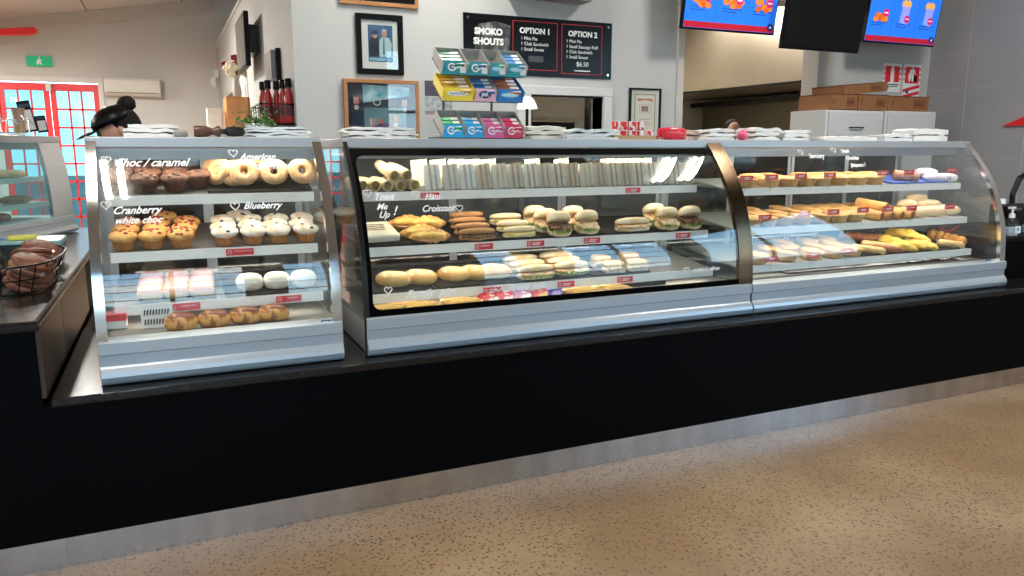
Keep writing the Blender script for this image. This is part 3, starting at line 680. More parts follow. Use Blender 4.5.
def roll(name, L_, W_, H_, m, fillm, leaf=False, seed=0, open_=.25):
    o = thing(name, 'x', 'filled roll')
    mb = MB(); mb.blob((0, 0, H_*.22), (L_/2, W_/2, H_*.24), .05, 14, seed, 24, 10, .75, flat=-H_*.22); mb.build('bottom_half', m, o, smooth=2)
    M = Matrix.Translation((0, W_*(.06+.2*open_), H_*(.68+.12*open_))) @ Matrix.Rotation(R(-open_*62), 4, 'X'); mb = MB(); mb.blob((0, 0, 0), (L_/2*.98, W_/2*.92, H_*.34), .06, 14, seed+2, 24, 12, .75, flat=-H_*.14, M=M); mb.build('top_half', m, o, smooth=2)
    mb = MB(); mb.blob((0, -W_*.08, H_*.44), (L_/2*.94, W_/2*.98, H_*.16), .5, 55, seed+5, 36, 8, .8); mb.build('filling', fillm, o, smooth=2)
    if leaf:
        mb = MB(); n = 26
        vs = []; fs = []
        for i in range(n+1):
            t = -1+2*i/n; x = L_/2*.96*t; yb = -W_/2*sqrt(max(0, 1-t*t*.9))
            for q in range(3): vs.append((x, yb+.012-q*.012-.004*sin(i*2.1), H_*.34+.006*sin(i*1.7+q)+(.004 if q == 1 else 0)))
        for i in range(n):
            for q in range(2): fs.append((3*i+q, 3*i+3+q, 3*i+4+q, 3*i+1+q))
        mb.add(vs, fs); l = mb.build('lettuce', LEAF, o, smooth=2); md = l.modifiers.new('thick', 'SOLIDIFY'); md.thickness = .0015
    return o
BEEF = mat('pulled_beef', (.14, .05, .025), .6, col2=(.48, .30, .12), scale=70, lo=.5, hi=.7, bump=.8)
MIXF = mat('chicken_salad', (.80, .60, .34), .6, col2=(.60, .16, .06), scale=55, lo=.52, hi=.66, bump=.7)
GRAT = mat('egg_mayo', (.80, .58, .12), .6, col2=(.86, .74, .36), scale=60, bump=.6)
br = roll('brown_sub_roll', .175, .060, .050, BROWNR, BEEF, seed=1); wr = roll('white_sub_roll', .165, .060, .050, WHITER, GRAT, seed=2)
for px_, dy, dz, w in ((466, .24, .036, 'at the back'), (468, .175, .024, 'third from the front'), (472, .11, .012, 'second from the front'), (477, .04, .003, 'at the front with dark beef showing')): place(br, spot(s, px_, dy, dz), (ang+R(6), 0, R(2)), 'long brown roll stacked '+w, 'long brown rolls')
for px_, dy, dz, w in ((505, .20, .03, 'at the back with cream on top'), (512, .12, .014, 'in the middle of its stack'), (519, .045, .003, 'at the front with egg filling')): place(wr, spot(s, px_, dy, dz), (ang+R(6), 0, R(2)), 'long white roll '+w, 'long white rolls')
rr = roll('round_roll', .098, .09, .085, PALER, MIXF, True, 3, .55); rb = roll('round_roll', .098, .09, .085, PALER, BEEF, True, 4, .55)
for pr, px_, dy, w in ((rr, 534, .20, 'far left one at the back'), (rr, 545, .12, 'behind the front pair, left side'), (rr, 572, .16, 'back right one of the left five'), (rb, 558.5, .045, 'front one with dark meat'), (rr, 586, .055, 'front right one of the left five'),
                       (rr, 653, .15, 'back one of the three at the right end'), (rr, 666, .055, 'front left of the three at the right end'), (rb, 689, .055, 'rightmost on the whole shelf')):
    place(pr, spot(s, px_, dy, .004), (ang+R(5), 0, R(-8)), 'round filled roll with lettuce, '+w, 'round filled rolls', 1.15)
lr = roll('long_filled_roll', .195, .07, .065, PALER, MIXF, False, 8); place(lr, spot(s, 632, .045, .003), (ang, 0, R(2)), 'single long roll with red and orange filling alone on its tray', None)
# ---- centre, bottom shelf
s = SH('C', 2); ang = atan(s['s'])
tray('C', 2, 371, 436, 'black tray under two filled buns, bottom shelf'); tray('C', 2, 438, 510, 'black tray under three cheese-topped buns, bottom shelf'); tray('C', 2, 512, 590, 'black tray under the ciabatta rolls'); tray('C', 2, 592, 650, 'black tray under the packed paninis')
hb = bun('filled_hot_bun', 'bun', .16, .082, .060, mat('golden_bun', (.66, .33, .08), .5, col2=(.80, .50, .17), scale=16, bump=.2), 3, 'cheese_topping', mat('grated_topping', (.80, .48, .12), .6, col2=(.88, .78, .56), scale=50, bump=.7))
for px_, w in ((394, 'left of the two under the croissants'), (420, 'right of the two under the croissants')): place(hb, spot(s, px_, .10, .004), (ang, 0, R(-38)), 'long golden bun with melted cheese, '+w, 'cheese buns on the bottom middle shelf')
for px_, w in ((454, 'leftmost of the middle three'), (475, 'centre of the middle three'), (495, 'rightmost of the middle three with salad')): place(hb, spot(s, px_, .11, .004), (ang, 0, R(-48)), 'oval bun with white cheese topping, '+w, 'cheese buns on the bottom middle shelf')
ci = roll('ciabatta_roll', .19, .085, .060, PALER, MIXF, True, 11)
for px_, dy, w in ((520, .24, 'back left'), (527, .145, 'middle left'), (535, .055, 'front left'), (556, .26, 'back right'), (563, .165, 'middle right'), (571, .075, 'front right')): place(ci, spot(s, px_, dy, .004), (ang+R(3), 0, R(6)), 'flat ciabatta roll with salad filling, %s of the six' % w, 'ciabatta rolls')
def panini():
    o = thing('packed_panini', 'x', 'panini'); mb = MB(); mb.box(-.05, .05, -.04, .04, .0, .022); mb.build('bread_base', BREAD, o, bev=.008)
    mb = MB(); mb.blob((0, -.004, .026), (.05, .042, .009), .3, 50, 3, 20, 6, .6); mb.build('filling', MIXF, o, smooth=2)
    mb = MB(); mb.blob((0, 0, .040), (.05, .04, .016), .1, 20, 5, 20, 8, .6); mb.build('bread_top', mat('toasted_top', (.80, .44, .12), .6, col2=(.90, .66, .30), scale=30), o, smooth=2)
    mb = MB(); mb.box(-.054, .054, -.046, .046, -.0005, .060); mb.build('clear_packet', FILM, o, bev=.008); return o
pn = panini()
for px_, dy, w in ((600, .17, 'back left'), (628, .19, 'back right'), (613, .055, 'front left'), (636, .06, 'front right')): place(pn, spot(s, px_, dy, .004), (ang, 0, R(-6)), 'toasted panini in clear film, %s of the four' % w, 'packed paninis', 1.0)
# ---- centre, floor
CR = mat('pie_crust', (.60, .33, .11), .6, col2=(.78, .52, .24), scale=20, bump=.3)
CRT = mat('pie_lid', (.58, .29, .085), .5, col2=(.80, .52, .22), scale=16, bump=.5)
def pie(name, r, h, seed):
    o = thing(name, 'x', 'pie'); mb = MB(); mb.lathe([(r*.74, 0), (r*.80, h*.15), (r*.94, h*.85), (r*1.0, h), (r*.97, h*1.08), (r*.88, h*.98), (r*.86, h*.9)], 32); mb.build('crust', CR, o, smooth=1)
    mb = MB(); mb.blob((0, 0, h*.92), (r*.93, r*.93, h*.32), .16, 30, seed, 24, 10); mb.build('pastry_lid', CRT, o, smooth=2); return o
fp = pie('family_pie', .105, .04, 2)
for px_, w, y in ((399, 'left of the pair on the middle cabinet floor', 3.22), (446, 'right of the pair on the middle cabinet floor', 3.24)): place(fp, (xat(px_, y, DZ), y, DZ), (0, 0, 0), 'large round family pie, '+w, 'family pies')
fl = thing('flat_pastry', 'x', 'pastry'); mb = MB(); mb.box(-.085, .085, -.06, .06, 0, .016); mb.build('pastry_sheet', CRT, fl, bev=.006); mb = MB(); mb.blob((0, 0, .016), (.075, .05, .006), .5, 40, 1, 20, 6, .6); mb.build('cheese_crumb', CHEES, fl, smooth=2)
for px_, y, w in ((385, 3.03, 'leftmost along the glass'), (420, 3.03, 'second along the glass'), (462, 3.04, 'third along the glass, before the red packets'), (583, 3.05, 'just right of the purple packets'), (612, 3.06, 'in front of the dark tray'), (600, 3.2, 'behind the other two near the purple packets')): place(fl, (xat(px_, y, DZ), y, DZ), (0, 0, R(rnd.uniform(-5, 5))), 'flat cheese pastry on the middle cabinet floor, '+w, 'flat pastries')
def packet(col, col2): 
    o = thing('sweet_packet', 'x', 'packet'); mb = MB(); mb.blob((0, 0, .014), (.05, .065, .014), .12, 20, 4, 20, 8, .6); mb.build('wrapper', mat('wrap_%d%d%d' % tuple(int(99*c) for c in col), col, .25, col2=col2, scale=22, lo=.5, hi=.55, bump=.4), o, smooth=2)
    mb = MB(); mb.box(-.048, .048, -.075, -.058, .010, .013); mb.box(-.048, .048, .058, .075, .010, .013); mb.build('sealed_ends', MATS['wrap_%d%d%d' % tuple(int(99*c) for c in col)], o); return o
for px_, y, c, c2, w in ((488, 3.06, (.65, .02, .03), (.85, .75, .7), 'red'), (503, 3.06, (.70, .04, .10), (.9, .7, .75), 'crimson and white'), (520, 3.07, (.55, .25, .45), (.9, .8, .85), 'lilac and white'), (537, 3.08, (.75, .10, .16), (.85, .5, .2), 'rosy red'), (551, 3.10, (.07, .05, .45), (.3, .25, .6), 'deep purple')):
    place(packet(c, c2), (xat(px_, y, DZ), y, DZ), (R(18), 0, R(-20)), w+' shiny wrapped packet on the middle cabinet floor', 'shiny packets on the cabinet floor')
o = thing('dark_dish', 'empty dark oven dish on the middle cabinet floor', 'dish', (xat(640, 3.15, DZ), 3.15, DZ)); mb = MB(); mb.box(-.11, .11, -.06, .12, 0, .004); mb.box(-.11, -.105, -.06, .12, .004, .02); mb.box(.105, .11, -.06, .12, .004, .02); mb.box(-.105, .105, .115, .12, .004, .02); mb.box(-.105, .105, -.06, -.055, .004, .02); mb.build('dish_pan', TRAY, o)

# ---- right cabinet: pies
mp = [pie('meat_pie', .050, .034, i) for i in (1, 2, 3)]
s = SH('R', 0)
rows(mp, s, [('the front row', .055, [745, 768, 787, 804, 820, 837, 856, 873]), ('the back row', .16, [751, 771, 800, 817, 834, 851, 866])], 'golden round pie', 'top shelf of right cabinet', 'pies on the top right shelf', rj=1, sc=1.28)
s = SH('R', 1)
rows(mp, s, [('the front row', .055, [750, 765, 781, 800, 818, 836, 852]), ('the second row', .155, [757, 776, 795, 813, 829, 846, 862]), ('the back row', .26, [748, 779, 801, 819, 836, 852])], 'golden round pie', 'middle shelf of right cabinet', 'pies on the middle right shelf', rj=1, sc=1.28)
s = SH('R', 2)
rows(mp, s, [('the front row', .06, [756, 785, 811, 832, 850]), ('the second row', .165, [767, 787, 812, 832]), ('the back row', .28, [781, 806, 824])], 'browned round pie', 'bottom shelf of right cabinet', 'pies on the bottom right shelf', rj=1, sc=1.28)
SAUS = mat('sausage_brown', (.26, .075, .02), .45, col2=(.42, .14, .04), scale=20)
SPAST = mat('sausage_roll_pastry', (.66, .34, .08), .5, col2=(.84, .52, .18), scale=20, bump=.3)
YEL = mat('yellow_batter', (.88, .50, .06), .5, col2=(.92, .66, .14), scale=26, bump=.6)
CRUMB = mat('brown_crumb', (.55, .24, .05), .85, col2=(.68, .34, .09), scale=90, bump=.8)
def stick(name, cat, L_, r, m, seed, ends=None, nz=.05, part='body'):
    o = thing(name, 'x', cat); mb = MB(); mb.tube([(0, -L_/2+L_*i/10, r*.95) for i in range(11)], [r*(.55 if i in (0, 10) and not ends else 1)*(1+nz*noise.noise(Vector((i*.7, seed, 0)))) for i in range(11)], 14); mb.build(part, m, o, smooth=1)
    if ends:
        mb = MB(); mb.tube([(0, -L_/2-.003, r*.95), (0, L_/2+.003, r*.95)], r*.7, 12); mb.build('sausage_meat', ends, o, smooth=1)
    return o
sr = stick('sausage_roll', 'sausage roll', .15, .024, SPAST, 1, SAUS)
s = SH('R', 1); ang = atan(s['s'])
for px_, dy, dz, w in ((866, .09, 0, 'leftmost'), (876, .09, 0, 'second'), (886, .09, 0, 'third'), (897, .09, 0, 'rightmost'), (871, .12, .042, 'lying on top')): place(sr, spot(s, px_, dy, dz), (ang, 0, R(14)), 'long sausage roll, %s of the five beside the pies' % w, 'sausage rolls', 1.2)
bgt = bun('wrapped_bread_roll', 'bread roll', .19, .075, .055, mat('crusty_bread', (.64, .40, .18), .6, col2=(.84, .66, .42), scale=18, bump=.3), 9, 'flour_dusting', mat('pale_flour', (.80, .66, .46), .7, col2=(.70, .48, .26), scale=25, bump=.4))
for px_, dy, dz, rz, w in ((906, .20, .02, 10, 'at the back left'), (912, .08, 0, -50, 'at the front left'), (926, .20, .015, -20, 'at the back right'), (929, .08, 0, -50, 'in the middle'), (943, .10, 0, -45, 'at the right end'), (915, .27, .04, 0, 'highest, against the rear glass')): place(bgt, spot(s, px_, dy, dz), (ang, 0, R(rz)), 'long floury roll in the right cabinet middle shelf, '+w, 'long rolls in right cabinet')
s = SH('R', 0); ang = atan(s['s'])
o2 = stick('cinnamon_pinwheel_log', 'pastry', .14, .030, mat('iced_pink_roll', (.60, .30, .20), .5, col2=(.36, .14, .06), scale=30), 2, SAUS); place(o2, spot(s, 905, .10, .004), (ang, 0, R(55)), 'brown filled roll on blue paper, top shelf of right cabinet', None)
LIL = mat('lilac_film_bread', (.62, .50, .62), .4, col2=(.84, .76, .80), scale=16, bump=.3)
lb = bun('film_wrapped_roll', 'bread roll', .15, .08, .05, LIL, 12)
for px_, dy, dz, w in ((925, .16, .02, 'upper left'), (934, .07, 0, 'front'), (945, .07, 0, 'rightmost')): place(lb, spot(s, px_, dy, dz), (ang, 0, R(-20)), 'lilac film-wrapped roll, %s of three on the top shelf' % w, 'lilac wrapped rolls')
lo = tray('R', 0, 893, 948, 'bright blue paper sheet under the lilac rolls', m=mat('blue_paper', (.05, .12, .45), .5), name='paper_sheet', group=None, depth=.3)
s = SH('R', 2); ang = atan(s['s'])
tray('R', 2, 860, 893, 'dark tray under the brown sausages'); tray('R', 2, 895, 925, 'dark tray under the yellow fritters'); tray('R', 2, 927, 960, 'dark tray under the round croquettes')
sg = stick('sausage', 'sausage', .17, .021, SAUS, 4, part='sausage_skin'); ps = stick('pale_sausage', 'sausage', .18, .022, mat('pale_sausage', (.74, .44, .16), .5, col2=(.84, .58, .26), scale=20), 5, part='sausage_skin')
for px_, dy, w in ((858, .27, 'back left'), (868, .25, 'back centre'), (880, .21, 'upper right')): place(sg, spot(s, px_, dy, .02), (ang, 0, R(50)), 'dark brown sausage, %s of the tray' % w, 'brown sausages')
for px_, dy, rz, w in ((868, .06, 55, 'front left'), (876, .13, 55, 'just behind the front one'), (886, .05, 60, 'front right'), (950, .05, 75, 'lying before the round croquettes')): place(ps if 'right' not in w else sg, spot(s, px_, dy, .004), (ang, 0, R(rz)), 'pale battered sausage, '+w if 'right' not in w else 'dark sausage at the front right of its tray', 'pale sausages')
yf = thing('battered_fritter', 'x', 'fritter'); mb = MB(); mb.blob((0, 0, .026), (.05, .085, .028), .28, 26, 6, 26, 14); mb.build('golden_batter', YEL, yf, smooth=2)
for px_, dy, dz, rz, w in ((884, .20, .01, 20, 'leftmost at the back'), (893, .13, .01, 30, 'second, towards the front left'), (899, .24, .03, 10, 'top of the heap at the back'), (908, .20, .035, -20, 'highest and roundest'), (902, .06, .0, 50, 'front left'), (913, .08, .0, 40, 'front centre'), (922, .07, .0, 20, 'front right'), (917, .16, .01, 60, 'behind the front right one')): place(yf, spot(s, px_, dy, dz), (ang, 0, R(rz)), 'bright yellow battered fritter, '+w, 'yellow fritters')
bl = thing('round_croquette', 'x', 'croquette'); mb = MB(); mb.blob((0, 0, .028), (.029, .029, .029), .06, 60, 6, 20, 14); mb.build('crumbed_ball', CRUMB, bl, smooth=2)
for i, (px_, dy) in enumerate(((932, .24), (939.5, .19), (947, .145), (954, .10), (961, .055))): place(bl, spot(s, px_, dy, .003), (ang, 0, i), 'round brown crumbed croquette, %s of the slanting line' % ordw(i, 5), 'croquettes', 1.15)
# paper and wire loops on the cabinet floor
def crumple(name, label, loc, sx_, sy__, m, amp=.02, seed=0, rz=0, cat='paper'):
    mb = MB(); n = 14; vs = []; fs = []
    for i in range(n+1):
        for j in range(n+1):
            x = (i/n-.5)*sx_; y = (j/n-.5)*sy__; vs.append((x, y, .003+amp*abs(noise.noise(Vector((x*18+seed, y*18, seed))))))
    for i in range(n):
        for j in range(n): fs.append((i*(n+1)+j, (i+1)*(n+1)+j, (i+1)*(n+1)+j+1, i*(n+1)+j+1))
    mb.add(vs, fs); o = mb.build(name, m, None); md = o.modifiers.new('thick', 'SOLIDIFY'); md.thickness = .0012
    o.location = loc; o.rotation_euler = (0, 0, rz); return tag(o, label, cat)
crumple('foil_liner', 'crumpled dark foil liner on the floor of the right cabinet', (3.5, 3.25, DZ+.002), 1.0, .34, mat('foil', (.06, .06, .06), .45, .6, bump=.5, scale=30), .018, 3)
crumple('foil_liner', 'second foil liner at the right end of the cabinet floor', (4.12, 3.22, DZ+.002), .5, .3, MATS['foil'], .03, 8)
for k, (px_, w) in enumerate(((934, 'lower'), (945, 'upper'))):
    mb = MB(); s_ = SH('R', 2 if k == 0 else 1); c = Vector((xat(px_, 3.12, DZ+.08), s_['y']-.006, s_['z']-.05)); pts = [c+Vector((-.07+.014*i, 0, .0-.028*sin(pi*i/12))) for i in range(13)]
    mb.tube(pts, .002, 5); tag(mb.build('wire_loop', mat('red_wire', (.7, .02, .04), .4)), 'thin red plastic loop hanging under the %s shelf of right cabinet' % w, 'loop')

# ---------------------------------------------------------------- red price tickets
def ticket(case, i, px_, w=.062, h=.024, words=None, stand=False, dx=0, py=None):
    s = SH(case, i); loc = s['root'].location; y = s['y']-.004; z = s['z']-.017
    if stand:
        y = s['y']-.006; z = on_y(px_, py, y).z
    x = xat(px_, y, z); mb = MB(); mb.box(x-w/2, x+w/2, y-.0015, y, z-h/2, z+h/2)
    o = mb.build('price_ticket', REDTAG, s['o'], org=loc, bev=.002)
    mb = MB(); mb.tube([(x-w*.36+.007*cos(a*pi/6), y-.0022, z+.007*sin(a*pi/6)) for a in range(12)], .0011, 4, closed=True)
    if not words:
        mb.box(x-w*.18, x+w*.30, y-.0024, y-.0016, z+.001, z+.005)
        if rnd.random() < .5: mb.box(x-w*.18, x+w*.22, y-.0024, y-.0016, z-.006, z-.002)
    mb.build('ticket_print', LETTER, o, org=loc)
    if words: text('ticket_lettering', words, .0078, wallfn(x+w*.12, y-.0020, z+.001), LETTER, o, org=loc, thick=.0003)
    if stand:
        mb = MB(); mb.tube([(x, y+.002, z-h/2), (x, y+.002, s['z']-.01)], .0015, 5); mb.build('clip_stem', ALU, o, org=loc)
ticket('L', 1, 240, .105, .026, 'BLUEBERRY MUFFIN'); ticket('L', 2, 185, .11, .027, 'RASPBERRY BUN'); ticket('L', 2, 289, .10, .026, 'CREAM BUN')
for c in (430, 633): ticket('C', 0, c, .085, .024)
for c in (484, 535.5, 592, 683): ticket('C', 1, c, .088, .026)
for c in (492.5, 566, 625): ticket('C', 2, c, .088, .027)
for c, y in ((746.5, 178.4), (771.6, 177), (801, 176), (830, 175), (883, 173), (909, 172.5), (951.6, 170.6)): ticket('R', 0, c, .088, .028, stand=True, py=y)
for c, y in ((765, 217.5), (804, 214), (833.4, 212), (863, 210), (888, 209), (911.6, 208), (949.7, 206.6)): ticket('R', 1, c, .088, .030, stand=True, py=y)
for c, y in ((771, 259), (813, 255), (846.6, 251)): ticket('R', 2, c, .092, .030, stand=True, py=y)

# ================================================================ THINGS ON TOP OF THE CABINETS
TZ = CT+.003+.855+.001
def stack(name, label, px0, px1, py, Y, m, n=3, dep=.16, rz=0, group=None, cat='paper bags', lean=.006, seed=0):
    z1 = on_y((px0+px1)/2, py, Y).z; x0 = xat(px0, Y, z1); x1 = xat(px1, Y, z1); w = x1-x0; h = max(.02, z1-TZ)
    o = thing(name, label, cat, ((x0+x1)/2, Y, TZ), (0, 0, rz), group); r = random.Random(seed+int(px0))
    for k in range(n):
        mb = MB(); nx, ny = 16, 5; vs = []; fs = []; t = h/n; dx = r.uniform(-lean, lean)*2.5; sh = r.uniform(.88, 1)
        for lay in (0, 1):
            for i in range(nx+1):
                for j in range(ny+1):
                    x = (i/nx-.5)*w*sh+dx; y = j/ny*dep+r.uniform(-.001, .001); e = min(i, nx-i)/nx
                    zz = t*k + (t*.92 if lay else t*.08) + .010*noise.noise(Vector((x*16+seed+k*3, y*12, k*1.7+px0)))*(1 if k else lay) - (.004 if lay and e < .07 else 0)
                    vs.append((x, y, max(zz, .0005)))
        m_ = (nx+1)*(ny+1)
        for i in range(nx):
            for j in range(ny):
                a = i*(ny+1)+j; fs += [(a, a+ny+1, a+ny+2, a+1), (m_+a, m_+a+1, m_+a+ny+2, m_+a+ny+1)]
        for i in range(nx): a = i*(ny+1); fs.append((a, m_+a, m_+a+ny+1, a+ny+1)); b = a+ny; fs.append((b, b+ny+1, m_+b+ny+1, m_+b))
        for j in range(ny): fs.append((j, j+1, m_+j+1, m_+j)); q = nx*(ny+1)+j; fs.append((q, m_+q, m_+q+1, q+1))
        mb.add(vs, fs); mb.build('folded_bag', m, o, smooth=1)
    return o
GREYPAP = mat('greyish_paper', (.62, .66, .68), .8, col2=(.74, .75, .74), scale=12); KRAFT = mat('kraft_paper', (.52, .32, .16), .8, col2=(.58, .38, .20), scale=10); CREAM = mat('cream_paper', (.80, .75, .64), .8)
stack('paper_bag_stack', 'flat white paper stack on the left cabinet beside the capped worker', 123, 178, 124, 3.42, PAPER, 3)
stack('paper_bag_stack', 'loose pile of greyish paper bags beside the sauce bottles', 243, 313, 127, 3.40, GREYPAP, 4)
stack('paper_bag_stack', 'crinkled white bags before the framed medals', 345, 417, 127, 3.40, PAPER, 4)
stack('paper_bag_stack', 'cream folded bags right of the sweets rack', 526, 567, 126, 3.42, CREAM, 3)
stack('paper_bag_stack', 'flat greyish bags left of the red tins', 568, 622, 129, 3.36, GREYPAP, 3)
stack('box_sleeve_stack', 'plain pinkish-beige cartons just right of the red packet', 690, 709, 130, 3.5, mat('beige_card', (.58, .44, .36), .8), 2)
stack('paper_bag_stack', 'thick white bag stack by the top of the bronze post', 708, 737, 129, 3.42, PAPER, 3)
stack('paper_bag_stack', 'white bag stack in the middle of three on the right cabinet', 753, 781, 128, 3.42, PAPER, 3)
stack('paper_bag_stack', 'white bag stack nearest the door post', 784, 810, 130, 3.42, PAPER, 3)
stack('paper_bag_stack', 'thin paper sheets lying below the white drawer cabinet', 825, 878, 136.5, 3.36, PAPER, 1, cat='paper')
stack('cloth_pile', 'pale blue-grey cloth beside the coiled cable', 884, 912, 134, 3.4, GREYPAP, 2, cat='cloth')
stack('foam_box_stack', 'white foam boxes at the right end of the cabinet top', 914, 949, 128.5, 3.4, PAPER, 2, cat='foam box', lean=.001)
o = thing('grey_tongs', 'grey cloth end lying right of the white paper stack', 'cloth', (xat(180, 3.40, TZ), 3.40, TZ)); mb = MB(); mb.box(-.02, .03, 0, .1, 0, .028); mb.build('cloth_fold', mat('grey_cloth', (.25, .25, .23), .8), o, bev=.01)
o = thing('pepper_mill', 'dark wooden pepper mill lying on its side on the left cabinet', 'pepper mill', (xat(219, 3.38, TZ+.025), 3.38, TZ+.001), (0, R(90), 0))
M = Matrix.Translation((-.024, 0, -.095)); mb = MB(); mb.lathe([(.020, 0), (.023, .01), (.022, .05), (.014, .065), (.013, .075), (.022, .09), (.021, .10)], 16, M=M); mb.build('wooden_body', mat('dark_walnut', (.09, .035, .018), .4), o, smooth=1)
mb = MB(); mb.lathe([(.010, .10), (.011, .12), (.018, .125), (.020, .15), (.018, .185), (.008, .195)], 16, M=M); mb.build('steel_head', DARKST, o, smooth=1)
mb = MB(); mb.blob((0, 0, .020), (.02, .03, .018), .3, 40, 1); o = tag(mb.build('pink_packet', mat('pink_wrap', (.75, .10, .22), .4), None, smooth=2), 'pink packet squeezed between white bag stacks', 'packet'); o.location = (xat(743, 3.45, TZ+.03), 3.45, TZ); o.scale = (1.4, 1, 1.5)
for px_, w in ((878, 'by the thin paper'), (895, 'behind the grey cloth')):
    mb = MB(); mb.box(-.045, .045, -.03, .03, 0, .024); o = tag(mb.build('red_clip_box', REDTAG, None, bev=.005), 'small red box on the right cabinet top, '+w, 'box'); o.location = (xat(px_, 3.60, TZ+.02), 3.60, TZ+.001)
mb = MB(); pts = [(xat(905+16*cos(a*.5)*(1-.01*a), 3.6, TZ+.05), 3.60+.002*a, TZ+.035+.035*sin(a*.5)) for a in range(26)]; mb.tube(pts, .0035, 6); tag(mb.build('coiled_cable', BLACK), 'loosely coiled black cable in front of the white drawer cabinet', 'cable')
# tray of red tins
RW = mat('red_white_label', (.70, .02, .03), .35, col2=(.85, .78, .74), scale=26, lo=.52, hi=.55, stretch=(2, 2, .6))
Y = 3.40; x0 = xat(614, Y, TZ+.03); x1 = xat(656, Y, TZ+.03)
o = thing('card_tray', 'low kraft card tray under the red tins', 'tray', ((x0+x1)/2, Y, TZ)); w = x1-x0
mb = MB(); mb.box(-w/2, w/2, 0, .12, 0, .003); mb.box(-w/2, w/2, 0, .003, .003, .022); mb.box(-w/2, w/2, .117, .12, .003, .022); mb.box(-w/2, -w/2+.003, .003, .117, .003, .022); mb.box(w/2-.003, w/2, .003, .117, .003, .022); mb.build('card', KRAFT, o)
tin = thing('red_tin', 'x', 'tin'); mb = MB(); mb.lathe([(.0185, 0), (.0195, .002), (.0195, .040), (.0185, .042)], 18); mb.build('label_wrap', RW, tin, smooth=1); mb = MB(); mb.lathe([(.0188, .042), (.0188, .045), (.016, .0455)], 18); mb.build('lid', mat('tin_lid', (.75, .74, .72), .3, .6), tin, smooth=1)
nt_ = 5
for lay in (0, 1):
    for i in range(nt_ if lay == 0 else 4):
        place(tin, (x0+.026+(w-.052)*i/(nt_-1), Y+.028, TZ+.004+lay*.0465), (0, 0, i), 'small red and white tin, %s of the %s layer in the card tray' % (ordw(i, nt_ if lay == 0 else 4), 'upper' if lay else 'lower'), 'red tins')
o = thing('red_biscuit_packet', 'shiny red wafer packet lying right of the tins', 'packet', (xat(675, 3.4, TZ+.03), 3.4, TZ)); mb = MB(); mb.blob((0, .03, .034), (.078, .03, .034), .1, 20, 2, 24, 10, .55); mb.build('red_wrapper', mat('shiny_red_wrap', (.72, .02, .04), .2, col2=(.90, .45, .40), scale=14, lo=.56, hi=.6, bump=.4), o, smooth=2)
mb = MB(); mb.box(-.092, -.074, .028, .032, .004, .062); mb.box(.074, .092, .028, .032, .004, .062); mb.build('crimped_ends', MATS['shiny_red_wrap'], o)

# sweets rack
RY = 3.33
xr0 = xat(442, RY, 1.52); xr1 = xat(523, RY, 1.52)
rack = thing('sweets_rack', 'three-tier wire sweets rack standing on the middle cabinet', 'rack', ((xr0+xr1)/2, RY, TZ)); g = rack.location
RACKM = mat('rack_wire', (.08, .08, .09), .4, .5); mb = MB()
for x in (xr0+.05, xr1-.11):
    mb.tube([(x, RY+.12, TZ+.006), (x, RY+.12, 1.86)], .006, 8)
for x in (xr0-.01, xr1-.01): mb.tube([(x, RY-.005, TZ+.006), (x, RY+.16, TZ+.006)], .005, 6)
mb.tube([(xr0-.01, RY+.12, TZ+.006), (xr1-.01, RY+.12, TZ+.006)], .005, 6); mb.build('stand', RACKM, rack, org=g)
TIERS = [(1.478, RY), (1.640, RY-.0), (1.755, RY+.0)]
TA = R(34)
def tierM(zb, yb, x): return Matrix.Translation((x, yb, zb)) @ Matrix.Rotation(TA, 4, 'X')
for i, (zb, yb) in enumerate(TIERS):
    mb = MB(); M = tierM(zb, yb, 0)
    for a in range(5): x = xr0+(xr1-xr0)*a/4; mb.tube([M @ Vector((x, 0, .002)), M @ Vector((x, .15, .002))], .002, 5)
    for yy in (0, .075, .15): mb.tube([M @ Vector((xr0, yy, .0)), M @ Vector((xr1, yy, .0))], .002, 5)
    mb.build('wire_tier', RACKM, rack, org=g)
TEAL = mat('teal_label', (.015, .32, .36), .35); SKYB = mat('sky_blue_label', (.02, .42, .78), .35); PINKL = mat('pink_label', (.75, .12, .34), .35); CRIM = mat('crimson_label', (.72, .03, .12), .35)
YELL = mat('yellow_label', (.88, .68, .05), .35); LPNK = mat('pale_pink_label', (.85, .48, .58), .35); DBLU = mat('deep_blue_label', (.01, .19, .50), .35); GRNL = mat('green_label', (.02, .42, .10), .35); CLEARB = mat('grey_card_lining', (.42, .40, .37), .6)
NAVY = mat('navy_ink', (.02, .03, .12), .4)
